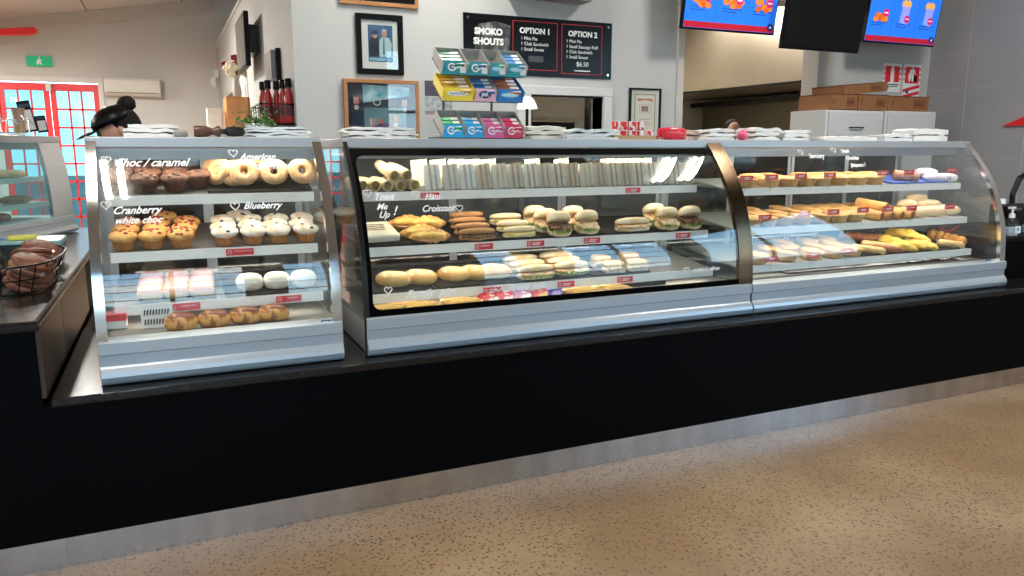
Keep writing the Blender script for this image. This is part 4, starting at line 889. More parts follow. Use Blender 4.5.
boxes = [(0, 0, .26, SKYB, 'light blue gum box, leftmost on the bottom tier', GRNL, 3, 'C', 'green'), (0, .26, .50, SKYB, 'light blue gum box, second on the bottom tier', SKYB, 3, 'C', 'blue'), (0, .50, .75, PINKL, 'pink gum box, third on the bottom tier', PINKL, 3, 'C', 'pink'), (0, .75, 1.0, CRIM, 'crimson gum box, rightmost on the bottom tier', CRIM, 3, 'C', 'red'),
         (1, 0, .38, YELL, 'yellow chew-bar box, left on the middle tier', mat('orange_bar', (.82, .45, .05), .4), 5, 'lines', 'orange'), (1, .38, .66, LPNK, 'pale pink lolly box, centre of the middle tier', DBLU, 4, 'oval', 'blue'), (1, .66, 1.0, DBLU, 'deep blue sweet box, right on the middle tier', mat('rust_bar', (.50, .16, .07), .4), 5, 'script', 'rust'),
         (2, 0, .30, TEAL, 'teal gum box, leftmost on the top tier', mat('dark_green_pack', (.03, .24, .12), .4), 4, 'ring', 'dark green'), (2, .30, .56, TEAL, 'teal gum box, second on the top tier and nearly empty', DBLU, 1, 'ring', 'blue'), (2, .56, .78, TEAL, 'teal gum box with white band, third on the top tier', GRNL, 1, 'script', 'green'), (2, .78, 1.04, TEAL, 'teal and white box, rightmost on the top tier', mat('mid_blue_pack', (.05, .25, .55), .4), 4, 'script', 'bright blue')]
packs = {}
for (t_, a, b_, fm, lab, pm, npk, mark, pcol) in boxes:
    zb, yb = TIERS[t_]; xa = xr0+(xr1-xr0)*a+.002; xb_ = xr0+(xr1-xr0)*b_-.002; w = xb_-xa; h = .050; d = .145
    o = thing('sweets_box', lab, 'box', ((xa+xb_)/2, yb, zb+.006), (TA, 0, 0)); t = .0015
    mb = MB(); mb.box(-w/2, w/2, 0, d, 0, t); mb.box(-w/2, -w/2+t, 0, d, t, h); mb.box(w/2-t, w/2, 0, d, t, h); mb.box(-w/2+t, w/2-t, d-t, d, t, h); mb.build('card_tray', fm if fm in (YELL, DBLU) and t_ == 1 else CLEARB, o)
    # upright front panel
    Mi = Matrix.Rotation(-TA, 4, 'X'); mb = MB(); mb.box(-w/2, w/2, -.003, 0, -.004, .054, M=Mi); f = mb.build('front_label', fm, o)
    mb = MB()
    if mark in ('C', 'ring'):
        mb.tube([Mi @ Vector((-w*.18*0+.017*cos(R(40+k*(280 if mark == 'C' else 320)/12))-.01, -.0045, .027+.015*sin(R(40+k*(280 if mark == 'C' else 320)/12)))) for k in range(13)], .0035, 6)
        mb.build('white_swirl', LETTER, f); mb = MB(); mb.tube([Mi @ Vector((-.012+.05*k/6, -.0048, .026+.004*sin(k*2))) for k in range(7)], .003, 5); mb.build('script_mark', LETTER, f)
    elif mark == 'oval':
        mb.prism([(.030*cos(k*pi/12), .027+.017*sin(k*pi/12)) for k in range(24)], -.0045, -.003, 'y', M=Mi); mb.build('dark_oval', NAVY, f)
        text('oval_lettering', 'JAK', .022, lambda u, v, ww: Mi @ Vector((u, -.0048-ww, .020+v)), LETTER, f, bold=.0006)
    else:
        mb.prism([(w*.34*cos(k*pi/12), .028+.010*sin(k*pi/12)) for k in range(24)], -.0045, -.003, 'y', M=Mi); mb.build('pale_band', LETTER if mark == 'lines' else mat('pale_cyan_print', (.35, .70, .85), .4), f)
        mb = MB(); mb.tube([Mi @ Vector((-w*.25+w*.5*k/10, -.0052, .028+.004*sin(k*2.1))) for k in range(11)], .0016, 5); mb.build('script_mark', NAVY if mark == 'lines' else LETTER, f)
    if t_ == 2:
        mb = MB(); mb.box(w/2-.03, w/2-.002, -.0042, -.003, .004, .048, M=Mi); mb.build('white_panel', LETTER, f)
    for k in range(npk):
        key = (pm.name, round(w, 3)); 
        if key not in packs:
            p = thing('gum_pack', 'x', 'gum pack'); mb = MB(); mb.box(-w*.42, w*.42, 0, .024, 0, .012); bdy = mb.build('pack_sleeve', pm, p, bev=.002)
            mb = MB(); mb.box(w*.10, w*.415, .002, .022, .0121, .0128); mb.build('white_end_print', LETTER, p); packs[key] = p
        loc = o.location+Matrix.Rotation(TA, 3, 'X') @ Vector((0, .018+.031*k+(.0 if npk > 1 else 0), .0245))
        place(packs[key], loc, (TA, 0, R(-8)), '%s pack, %s in the %s' % (pcol, ['first', 'second', 'third', 'fourth', 'fifth'][k], lab.split(',')[0]+[' of the bottom tier', ' of the middle tier', ' of the top tier'][t_]), None)

# ================================================================ MENU WALL
WOOD = mat('honey_wood', (.36, .16, .05), .45, col2=(.44, .21, .08), scale=9, stretch=(1, 1, 8)); BLKF = mat('black_frame', (.003, .003, .0035), .4, spec=.15)
def frame(name, label, x0, x1, z0, z1, fw_, m, Y=4.998, th=.02, cat='picture'):
    cx, cz = (x0+x1)/2, (z0+z1)/2; o = thing(name, label, cat, (cx, Y, cz)); w, h = (x1-x0)/2, (z1-z0)/2; mb = MB()
    mb.box(-w, w, -th, 0, h-fw_, h); mb.box(-w, w, -th, 0, -h, -h+fw_); mb.box(-w, -w+fw_, -th, 0, -h+fw_, h-fw_); mb.box(w-fw_, w, -th, 0, -h+fw_, h-fw_); mb.build('frame', m, o, bev=.002)
    mb = MB(); mb.box(-w+fw_, w-fw_, -.006, 0, -h+fw_, h-fw_); return o, mb, w-fw_, h-fw_
def flat(o, nm, m, poly, d=.0075, base=.006):
    mb = MB(); mb.prism(poly, -d, -base, 'y'); return mb.build(nm, m, o)
def ell(cx, cz, rx, rz, n=20): return [(cx+rx*cos(2*pi*k/n), cz+rz*sin(2*pi*k/n)) for k in range(n)]
def rect(a, b, c, d): return [(a, c), (b, c), (b, d), (a, d)]
o, mb, w, h = frame('framed_photograph', 'black-framed photograph of a couple on the wall above the medals', 1.155, 1.462, 1.905, 2.277, .035, BLKF); mb.build('mount', mat('white_mount', (.72, .71, .68), .8), o)
pc = flat(o, 'print', mat('blue_curtain', (.03, .09, .20), .5, col2=(.06, .16, .30), scale=40, stretch=(3, 1, .1)), rect(-.075, .085, -.105, .12))
for nm, m, poly, d in (('dark_dress', mat('dark_cloth_print', (.012, .015, .04), .6), [(-.07, -.075), (0, -.075), (.0, .02), (-.012, .045), (-.05, .045), (-.07, .02)], .0085), ('pale_shirt', mat('shirt_print', (.42, .58, .62), .6), [(-.004, -.075), (.072, -.075), (.078, .01), (.058, .045), (.012, .045), (-.004, .02)], .0088),
                       ('face_left', mat('skin_print', (.55, .28, .20), .6), ell(-.031, .057, .015, .02), .0088), ('face_right', MATS['skin_print'], ell(.031, .070, .017, .024), .0090), ('dark_hair', NAVY, ell(-.033, .073, .021, .014), .0090), ('grey_hair', mat('grey_hair_print', (.5, .5, .5), .7), ell(.031, .088, .016, .009), .0092),
                       ('dark_tie', NAVY, [(.020, -.06), (.030, -.06), (.030, .04), (.024, .04)], .0093), ('pale_caption', mat('pale_blue_print', (.25, .5, .6), .6), rect(-.07, .035, -.10, -.082), .0088)): flat(pc, nm, m, poly, d, .0075)
mb = MB(); mb.box(-w, w, -.012, -.0112, -h, h); mb.build('glazing', GLASS, o)
o, mb, w, h = frame('chalkboard', 'wood-framed dark board at the top edge above the couple photograph', 1.06, 1.57, 2.325, 2.72, .025, WOOD, cat='board'); mb.build('board', BLKF, o)
o, mb, w, h = frame('medal_display', 'wood-framed navy case of medals and ribbons behind the paper bags', 1.06, 1.555, 1.45, 1.872, .024, WOOD, th=.035, cat='medal case'); NV = mat('navy_felt', (.008, .015, .035), .8); mb.build('backing', NV, o)
flat(o, 'sky_panel', mat('pale_sky_print', (.05, .30, .42), .5, col2=(.55, .72, .75), scale=12), [(-.12, .065), (.19, .115), (.19, .17), (-.12, .18)]); flat(o, 'lower_panel', mat('slate_print', (.07, .16, .20), .6, col2=(.10, .24, .28), scale=9), rect(-.115, .165, -.17, .035))
for x, z in ((-.165, .065), (.03-.095, -.07), (.09, -.045), (-.01, -.07), (.155, .055)):
    f = flat(o, 'medal_ribbon', mat('red_ribbon', (.42, .03, .03), .7, col2=(.62, .50, .40), scale=90, lo=.5, hi=.53, stretch=(5, 1, .1)), rect(x-.016, x+.016, z-.01, z+.035), .009, .0075)
    mb = MB(); mb.prism(ell(x, z-.030, .015, .015), -.011, -.0075, 'y'); mb.build('medal_disc', mat('silver_medal', (.6, .58, .55), .3, .7), f)
mb = MB(); mb.tube([(-.03+.022*cos(k*pi/8), -.009, .072+.022*sin(k*pi/8)) for k in range(16)], .004, 6, closed=True); mb.build('round_badge', mat('pale_badge', (.55, .58, .50), .4), o)
flat(o, 'blue_ribbon_band', mat('purple_band', (.16, .06, .22), .6), [(-.11, -.085), (.03, -.06), (.16, -.085), (.16, -.097), (.03, -.08), (-.11, -.097)], .0090, .0078)
mb = MB(); mb.box(-w, w, -.030, -.0292, -h, h); mb.build('glazing', GLASS, o)
o = thing('poster', 'narrow grey notice on the wall left of the sweets rack', 'poster', (1.70, 4.998, 1.67)); mb = MB(); mb.box(-.10, .10, -.002, 0, -.22, .215); mb.build('sheet', mat('grey_notice', (.50, .51, .50), .8), o)
flat(o, 'dark_heading', mat('dark_notice_print', (.07, .06, .09), .7), rect(-.095, .095, .11, .21), .003, .002); flat(o, 'van_picture', mat('van_print', (.22, .26, .28), .7, col2=(.5, .52, .52), scale=30), rect(-.095, .095, .02, .105), .003, .002)
flat(o, 'purple_band', mat('brownish_print', (.28, .22, .22), .7), rect(-.095, .095, -.01, .015), .003, .002)
mb = MB(); [mb.box(-.085, .085, -.003, -.002, -.04-.018*k, -.037-.018*k) for k in range(9)]; mb.build('small_print', mat('grey_print', (.36, .36, .36), .8), o)
# menu board
X0, X1, Z0, Z1 = 1.883, 3.036, 1.935, 2.330
o = thing('menu_board', 'long black menu board with two red-outlined options above the hatch', 'menu board', ((X0+X1)/2, 4.998, (Z0+Z1)/2)); w, h = (X1-X0)/2, (Z1-Z0)/2
mb = MB(); mb.box(-w, w, -.006, 0, -h, h); mb.build('board_panel', mat('gloss_black_board', (.003, .003, .004), .2, spec=.2), o)
ST = mat('smoky_print', (.02, .02, .02), .5, col2=(.25, .25, .25), scale=14, lo=.45, hi=.75)
flat(o, 'smoky_patch', ST, [(-.49+.0, -.12), (-.25, -.13), (-.23, .13), (-.34, .155), (-.47, .13), (-.50, 0)], .0066, .006)
def rl(a, b, c, d, t=.003):
    mb = MB()
    for q in ((a, b, c, c+t), (a, b, d-t, d), (a, a+t, c, d), (b-t, b, c, d)): mb.box(q[0], q[1], -.0068, -.006, q[2], q[3])
    mb.build('red_outline', RED, o)
rl(-.215, .13, -.155, .17); rl(.165, .495, -.17, .17)
def mt(s, size, x, z, **k): text('menu_lettering', s, size, lambda u, v, ww: Vector((x+u, -.0066-ww, z+v)), LETTER, o, **k)
mt('SMOKO', .058, -.395, .065, bold=.003); mt('SHOUTS', .058, -.395, .000, bold=.003); mt('OPTION 1', .052, -.045, .090, bold=.002); mt('OPTION 2', .052, .335, .090, bold=.002)
mt('1 Mini Pie\n1 Club Sandwich\n1 Small Sweet', .032, -.155, .045, align='LEFT', line=1.12); mt('1 Mini Pie\n1 Small Sausage Roll\n1 Club Sandwich\n1 Small Sweet', .032, .20, .045, align='LEFT', line=1.12)
mt('$6.50', .045, .335, -.115); flat(o, 'price_patch', mat('dark_patch', (.05, .055, .06), .5), rect(-.095, .02, -.100, -.060), .0068, .006); mb = MB(); mb.box(.27, .40, -.0072, -.0066, -.150, -.143); mb.build('faint_print_line', LETTER, o)
for x in (-w+.03, w-.03):
    for z in (-h+.03, h-.03): mb = MB(); mb.prism(ell(x, z, .008, .008), -.010, -.006, 'y'); mb.build('screw_cap', CHROME, o)
o, mb, w, h = frame('framed_certificate', 'slim black-framed certificate right of the hatch above the red tins', 3.20, 3.478, 1.52, 1.882, .012, BLKF, cat='certificate'); mb.build('paper', mat('certificate_paper', (.58, .57, .50), .8), o)
flat(o, 'ornate_border', mat('olive_print', (.30, .28, .18), .8), rect(-.095, .095, -.14, .14), .0068); flat(o, 'inner_paper', MATS['certificate_paper'], rect(-.085, .085, -.13, .13), .0074)
flat(o, 'red_title', mat('terracotta_print', (.50, .16, .08), .8), [(-.065, .105), (.065, .105), (.07, .085), (0, .095), (-.07, .085)], .0080, .0074); flat(o, 'crest', mat('crest_print', (.45, .25, .15), .8, col2=(.1, .1, .2), scale=60), rect(-.03, .03, .01, .05), .0080, .0074); rlx = MB()
for q in ((-.05, .05, .0, .002), (-.05, .05, .06, .062), (-.05, -.048, 0, .062), (.048, .05, 0, .062), (-.05, .05, -.05, -.046), (-.04, .04, -.07, -.066), (-.05, .05, -.09, -.086)): rlx.box(q[0], q[1], -.0080, -.0074, q[2], q[3])
rlx.build('printed_lines', MATS['olive_print'], o)
o = thing('heat_pump', 'white heat pump high on the wall above the menu board', 'heat pump', (2.5, 5.0, 2.44)); mb = MB(); mb.prism([(-.19, .03), (-.16, 0), (-.002, 0), (-.002, .28), (-.17, .28), (-.20, .2)], -.29, .29); mb.build('casing', TRIMW, o, bev=.01); mb = MB(); mb.box(-.27, .27, -.17, -.05, -.004, .002); mb.build('air_vent', mat('vent_grey', (.25, .24, .23), .6), o)

# screens
def screen(name, label, xa, xb_, zb, Y, on, lean=8):
    o = thing(name, label, 'screen', (xa, Y, zb), (R(-lean)*-1 if False else R(lean), 0, 0)); w = xb_-xa; h = w*.575
    mb = MB(); mb.box(0, w, 0, .035, 0, h); mb.build('casing', BLACK, o, bev=.003)
    mb = MB(); mb.box(w*.3, w*.7, .035, .09, h*.3, h*.7); mb.build('wall_bracket', DARKST, o)
    if not on:
        mb = MB(); mb.box(.012, w-.012, -.001, 0, .016, h-.012); mb.build('dark_panel', mat('unlit_screen', (.004, .004, .004), .4, spec=.2), o); return o
    E_ = lambda n, c, e=1.0: mat('lit_'+n, c, .5, emit=e, spec=.1)
    mb = MB(); mb.box(.010, w-.010, -.001, 0, .014, h-.010); sc = mb.build('lit_panel', E_('blue', (.02, .16, .72), .9), o)
    def fl(nm, m, poly, d): mb = MB(); mb.prism(poly, -.001-d*.0004, -.0009, 'y'); return mb.build(nm, m, sc)
    fl('red_band', E_('redband', (.42, .015, .03), .7), rect(.012, w-.012, .016, .058), 1)
    for q in (1, 2): fl('divider', E_('bluedark', (.01, .08, .4), .7), rect(w*q/3-.001, w*q/3+.001, .06, h-.02), 1)
    CH = E_('fried', (.55, .10, .015), .8); MG = E_('magenta', (.55, .02, .16), .8); WT = E_('whitish', (.65, .7, .85), .8); r = random.Random(int(xa*10)); NVY = E_('navy', (.01, .03, .2), .6)
    for q in range(3):
        cx = w*(q+.5)/3
        wide = (on == 2)
        if wide and q > 0:
            fl('carton', E_('carton', (.25, .30, .80), .8), [(cx-.05, h*.36), (cx+.04, h*.33), (cx+.05, h*.62), (cx-.04, h*.64)], 2)
            for k in range(5): fl('chips', E_('chip', (.75, .38, .10), .8), ell(cx-.04+.02*k, h*.66+.01*(k % 2), .014, .025, 10), 3)
            fl('price_disc', MG, ell(cx+.03, h*.42, .032, .030), 4); fl('disc_print', WT, rect(cx+.01, cx+.05, h*.415, h*.43), 5)
        else:
            cz = h*(.42 if wide else .38)
            for k in range(9): fl('fried_piece', CH if k % 2 else E_('fried2', (.72, .20, .03), .8), ell(cx-.055+.016*k+r.uniform(-.01, .01), cz+r.uniform(-.02, .05), .026, .022, 9), 2+k*.2)
            fl('price_disc', MG, ell(cx+.06, cz+.035, .034, .030), 5); fl('disc_print', WT, rect(cx+.04, cx+.08, cz+.030, cz+.040), 6)
        for k in range(2): fl('caption', NVY, rect(cx-.09, cx+.09-.05*k, .155-.02*k+.0, .160-.02*k), 2)
    fl('round_logo', NVY, ell(w-.05, .055, .030, .026), 4); fl('logo_mark', WT, [(w-.06, .05), (w-.045, .066), (w-.04, .05), (w-.05, .045)], 5)
    return o
screen('menu_screen', 'lit blue menu screen showing fried chicken, left of three', 3.45, 4.305, 2.283, 4.72, 1)
screen('menu_screen', 'unlit black screen between the two lit blue ones', 4.23, 5.01, 2.165, 4.55, 0)
screen('menu_screen', 'lit blue menu screen with chicken and chips, right of three', 5.24, 6.07, 2.288, 4.72, 2)

# fire signs
def firesign(name, label, x0, x1, z0, z1, kind):
    o = thing(name, label, 'sign', ((x0+x1)/2, 4.998, (z0+z1)/2)); w, h = (x1-x0)/2, (z1-z0)/2; mb = MB(); mb.box(-w, w, -.003, 0, -h, h); mb.build('plate', LETTER, o)
    top = h-.012; r0 = -h*.30 if kind == 0 else h*.13
    flat(o, 'red_field', REDTAG, rect(-w+.02, w-.02, r0, top-.01), .0038, .003)
    for k in range(6):
        for s_ in (-1, 1): z = top-.02-.045*k; 
        if z-.02 > r0: flat(o, 'red_dash', REDTAG, rect(-w+.002, -w+.014, z-.02, z), .0038, .003); flat(o, 'red_dash', REDTAG, rect(w-.014, w-.002, z-.02, z), .0038, .003)
    c = (r0+top)/2
    if kind == 0:
        flat(o, 'extinguisher_symbol', LETTER, [(-.022, c-.08), (.022, c-.08), (.022, c+.03), (.012, c+.05), (.012, c+.06), (.03, c+.075), (-.02, c+.08), (-.012, c+.06), (-.012, c+.05), (-.022, c+.03)], .0044, .0038)
        mb = MB(); mb.box(-w+.02, w-.02, -.0036, -.003, r0-.025, r0-.015); mb.box(-.03, w-.03, -.0036, -.003, r0-.04, r0-.032); mb.prism(ell(-.05, r0-.045, .016, .016), -.004, -.003, 'y'); mb.build('sign_print', mat('dark_green_print', (.02, .12, .07), .6), o)
    else:
        flat(o, 'person_symbol', LETTER, [(-.04, c-.06), (-.025, c-.06), (-.01, c-.01), (.0, c-.06), (.02, c-.06), (.018, c+.02), (.045, c-.005), (.03, c+.04), (.01, c+.055), (-.03, c+.04), (-.05, c-.01)], .0044, .0038); flat(o, 'head_symbol', LETTER, ell(0, c+.072, .014, .014), .0044, .0038); flat(o, 'black_blanket', BLACK, rect(.02, .06, c-.06, c-.01), .0050, .0038)
        for k in range(3): z = r0-.042-.055*k; flat(o, 'red_stripe', REDTAG, [(-w+.004, z-.04), (-w+.004, z-.012), (w-.004, z+.034), (w-.004, z+.006)], .0038, .003)
        mb = MB(); mb.prism(ell(-.05, r0-.075, .018, .018), -.005, -.003, 'y'); mb.build('sign_print', MATS['dark_green_print'], o)
firesign('extinguisher_sign', 'red and white fire extinguisher sign above the cardboard boxes', 5.825, 6.04, 1.93, 2.175, 0); firesign('fire_blanket_sign', 'red striped fire blanket sign beside the extinguisher sign', 6.075, 6.29, 1.80, 2.177, 1)

# white cabinets with cardboard cartons
o = thing('drawer_cabinet', 'white drawer cabinet with a small handle under the cartons', 'cabinet', (5.09, 4.6, 0)); mb = MB(); mb.box(-.32, .31, 0, .38, 0, 1.735); mb.build('body', TRIMW, o, bev=.004); mb = MB(); mb.box(-.30, .29, -.018, -.001, 1.30, 1.72); f = mb.build('drawer_front', mat('cabinet_white', (.60, .61, .61), .5), o, bev=.003); mb = MB(); mb.tube([(-.08, -.02, 1.60), (-.08, -.035, 1.60), (.06, -.035, 1.60), (.06, -.02, 1.60)], .006, 6); mb.build('handle', DARKST, f)
o = thing('white_cupboard', 'plain white cupboard right of the drawer cabinet', 'cupboard', (5.74, 4.6, 0)); mb = MB(); mb.box(-.32, .28, 0, .38, 0, 1.74); mb.build('body', TRIMW, o, bev=.004); mb = MB(); mb.box(-.30, .26, -.018, -.001, .1, 1.725); mb.build('cupboard_door', MATS['cabinet_white'], o, bev=.003)
CARD = mat('brown_cardboard', (.26, .11, .04), .8, col2=(.30, .13, .05), scale=6); CARDD = mat('carton_print', (.12, .03, .02), .8)
def carton(label, x0, x1, z0, h, Y=4.62, d=.34, rz=0, ry=0):
    o = thing('cardboard_carton', label, 'carton', ((x0+x1)/2, Y, z0), (0, ry, rz)); w = x1-x0
    mb = MB(); mb.box(-w/2, w/2, 0, d, 0, h); mb.build('box', CARD, o, bev=.003)
    mb = MB(); mb.box(-w/2-.002, w/2+.002, -.002, d, h+.0005, h+.006); mb.build('maroon_lid', mat('maroon_card', (.13, .03, .02), .7), o)
    mb = MB(); mb.box(w*.12, w*.40, -.002, -.0005, h*.22, h*.26); mb.box(w*.12, w*.40, -.002, -.0005, h*.74, h*.78); mb.box(w*.12, w*.135, -.002, -.0005, h*.26, h*.74); mb.box(w*.385, w*.40, -.002, -.0005, h*.26, h*.74)
    [mb.box(w*.15+w*.03*k, w*.165+w*.03*k, -.002, -.0005, h*.34, h*.66) for k in range(7)]; mb.build('printed_panel', CARDD, o)
    text('printed_mark', '7', h*.5, lambda u, v, ww: Vector((-w*.40+u, -.0012-ww, h*.3+v)), CARDD, o); return o
z0 = 1.742
carton('open brown carton at the left end of the row on the cabinet', 4.83, 5.12, z0, .115); carton('brown carton in the middle of the bottom row', 5.13, 5.46, z0, .12); carton('brown carton at the right end of the bottom row', 5.47, 5.95, z0, .115)
carton('brown carton lying tilted on top of the others', 4.98, 5.46, z0+.135, .072, ry=R(-5), Y=4.63)

# kitchen seen through the opening and hatch
HOOD = mat('warm_stainless', (.62, .56, .46), .30, .9, (.56, .50, .41), 2); o = thing('extractor_hood', 'large stainless extractor hood filling the top of the kitchen opening', 'hood', (6.0, 5.2, 2.08)); mb = MB(); mb.prism([(5.3, 2.075), (9.0, 2.11), (9.0, 3.4), (5.3, 3.4)], 5.60, 6.9, 'x'); mb.build('canopy', HOOD, o, org=(6, 5.2, 2.08)); mb = MB(); mb.prism([(5.3, 2.055), (9.0, 2.085), (9.0, 2.105), (5.3, 2.074)], 5.58, 5.62, 'x'); mb.build('drip_rail', DARKST, o, org=(6, 5.2, 2.08))
o = thing('steel_splashback', 'dull stainless wall lining with a joint behind the range', 'splashback', (6.9, 7, 0)); mb = MB(); mb.box(6.92, 6.96, 5.2, 6.9, .8, 2.07); mb.box(6.92, 6.96, 6.91, 8.9, .8, 2.07); mb.build('steel_sheet', mat('dull_stainless', (.20, .19, .14), .38, .7), o, org=(6.9, 7, 0)); mb = MB(); mb.box(6.70, 6.92, 5.3, 8.9, 2.0, 2.06); mb.build('shelf', DARKST, o, org=(6.9, 7, 0))  # dark bar under the hood is added as shade, not a real shelf
o = thing('cooking_range', 'black gas range below the extractor hood', 'range', (6.5, 7, 0)); mb = MB(); mb.box(-.45, .38, -1.4, 1.4, .05, .92); mb.build('body', STEEL, o, bev=.01); mb = MB(); mb.box(-.44, .36, -1.38, 1.38, .92, .95); mb.build('hob', BLACK, o)
o = thing('combi_oven', 'beige and black oven stack seen through the hatch', 'oven', (3.44, 6.3, 0)); mb = MB(); mb.box(-.62, .12, 0, .7, 0, 2.0); mb.build('body', mat('beige_enamel', (.46, .40, .30), .5), o, bev=.01)
for z in (1.30, 1.56): mb = MB(); mb.box(-.50, .0, -.03, -.001, z, z+.13); f = mb.build('oven_door', BLACK, o, bev=.004); mb = MB(); mb.tube([(-.48, -.03, z+.12), (-.48, -.05, z+.12), (-.02, -.05, z+.12), (-.02, -.03, z+.12)], .01, 8); mb.build('handle', CHROME, f)
o = thing('tall_fridge', 'steel upright fridge edge at the right of the hatch', 'fridge', (3.71, 6.2, 0)); mb = MB(); mb.box(-.12, .35, 0, .7, 0, 2.1); mb.build('body', STEEL, o, bev=.01); mb = MB(); mb.box(-.09, -.05, -.03, 0, 1.3, 1.9); mb.build('long_handle', CHROME, o)
o = thing('wire_rack_unit', 'dark shelving unit inside the hatch, left of the oven', 'shelving', (2.72, 5.9, 0)); mb = MB()
for x in (-.2, .08): mb.box(x, x+.03, 0, .03, 0, 1.95); mb.box(x, x+.03, .4, .43, 0, 1.95)
mb.build('upright', BLACK, o); mb = MB(); [mb.box(-.2, .11, 0, .43, z, z+.02) for z in (.5, .9, 1.3, 1.55, 1.8)]; mb.build('shelf', DARKST, o)
for i, z in enumerate((1.321, 1.571, 1.821)):
    mb = MB(); mb.box(2.56, 2.78, 5.95, 6.2, z, z+.12); tag(mb.build('food_tub', [KRAFT, mat('orange_tub', (.6, .12, .03), .5), CREAM][i], bev=.01), '%s tub on the %s shelf of the dark unit in the hatch' % (['brown', 'orange', 'cream'][i], ['lower', 'middle', 'top'][i]), 'tub')
LX = xat(527, 4.72, 1.66)
o = thing('table_lamp', 'white glowing bell-shaped lamp on a black stand behind the sweets rack', 'lamp', (LX, 4.72, .911)); mb = MB(); mb.lathe([(.070, .785), (.062, .81), (.044, .845), (.028, .858), (.012, .862)], 20); mb.build('shade', mat('glowing_shade', (1, .96, .88), .5, emit=1.6), o, smooth=1); mb = MB(); mb.lathe([(.09, 0), (.09, .012), (.012, .02), (.010, .79)], 16); mb.build('stand', BLACK, o, smooth=1)

# ================================================================ LEFT BACKGROUND
o = thing('heat_pump', 'long white heat pump on the far wall right of the red doors', 'heat pump', (-.335, 11.99, 2.16)); mb = MB(); mb.prism([(-.20, .04), (-.15, 0), (0, 0), (0, .24), (-.19, .24), (-.21, .2)], -.345, .345); mb.build('casing', mat('ivory_plastic', (.64, .61, .55), .4), o, bev=.012); mb = MB(); mb.box(-.31, .31, -.209, -.195, .035, .042); mb.build('louvre_gap', mat('vent_brown', (.2, .18, .15), .6), o)
GRN = mat('exit_green', (.0, .36, .16), .5, emit=.35); o = thing('exit_sign', 'green running-man exit sign on the far wall above the doors', 'sign', (-1.41, 11.98, 2.58)); mb = MB(); mb.box(-.145, .145, -.03, 0, -.065, .065); mb.build('green_panel', GRN, o, bev=.003)
flat(o, 'running_man', LETTER, [(-.03, -.045), (-.015, -.045), (0, -.02), (.015, -.045), (.03, -.04), (.015, 0), (.035, .01), (.02, .02), (.005, .03), (-.03, .01)], .033, .030); flat(o, 'man_head', LETTER, ell(.0, .043, .011, .011), .033, .030); flat(o, 'arrow', LETTER, [(-.11, 0), (-.08, .025), (-.08, .008), (-.05, .008), (-.05, -.008), (-.08, -.008), (-.08, -.025)], .033, .030) if False else None
mb = MB(); pl = [(-3.4, 2.62), (-2.6, 2.80), (-2.0, 2.86), (-1.5, 2.89), (-1.41, 2.92), (-1.40, 2.96), (-1.44, 2.985), (-1.9, 2.93), (-3.4, 2.75)]; mb.prism([(a_+.08, b_-.06) for a_, b_ in pl], 11.3, 11.45, 'y'); tag(mb.build('roof_brace', RED, bev=.015), 'curved red roof brace at the top left corner', 'beam')
o = thing('door_closer', 'small white closer at the top of the red door gap', 'door closer', (-1.34, 11.99, 2.2)); mb = MB(); mb.box(-.03, .03, -.04, 0, 0, .11); mb.build('casing', TRIMW, o, bev=.005)
o = thing('motion_sensor', 'small white sensor high at the end of the partition', 'sensor', (.74, 11.6, 2.36)); mb = MB(); mb.box(-.05, .02, -.06, .06, .05, .16); mb.build('bracket', TRIMW, o, bev=.01); mb = MB(); mb.blob((-.05, -.03, 0), (.055, .055, .085), 0, nu=14, nv=8); mb.build('sensor_body', TRIMW, o, smooth=2)
# television and dark picture on the partition
o = thing('wall_television', 'slim wall television seen edge-on on the partition', 'television', (.64, 6.6, 2.09)); mb = MB(); mb.box(0, .04, 0, .75, 0, .42); mb.build('casing', BLACK, o, bev=.004); mb = MB(); mb.box(-.002, -.0002, .02, .73, .02, .40); mb.build('screen_face', mat('dull_screen', (.20, .19, .18), .25), o); mb = MB(); mb.box(.04, .125, .15, .5, .12, .34); mb.build('wall_bracket', DARKST, o)
o = thing('wall_panel_frame', 'dark narrow frame on the partition behind the vases', 'frame', (.75, 9.4, 1.7)); mb = MB(); mb.box(-.03, .015, -.5, .5, -.12, .36); mb.build('frame', DARKST, o)
o = thing('light_switch_plate', 'grey metal plate on the partition above the sauce bottles', 'plate', (.755, 5.75, 1.98)); mb = MB(); mb.box(-.05, .01, -.16, .16, -.07, .12); mb.build('plate', mat('grey_metal_plate', (.20, .19, .18), .4, .5), o); mb = MB(); mb.box(-.02, .01, -.19, -.16, -.09, .13); mb.build('dark_edge', BLACK, o)
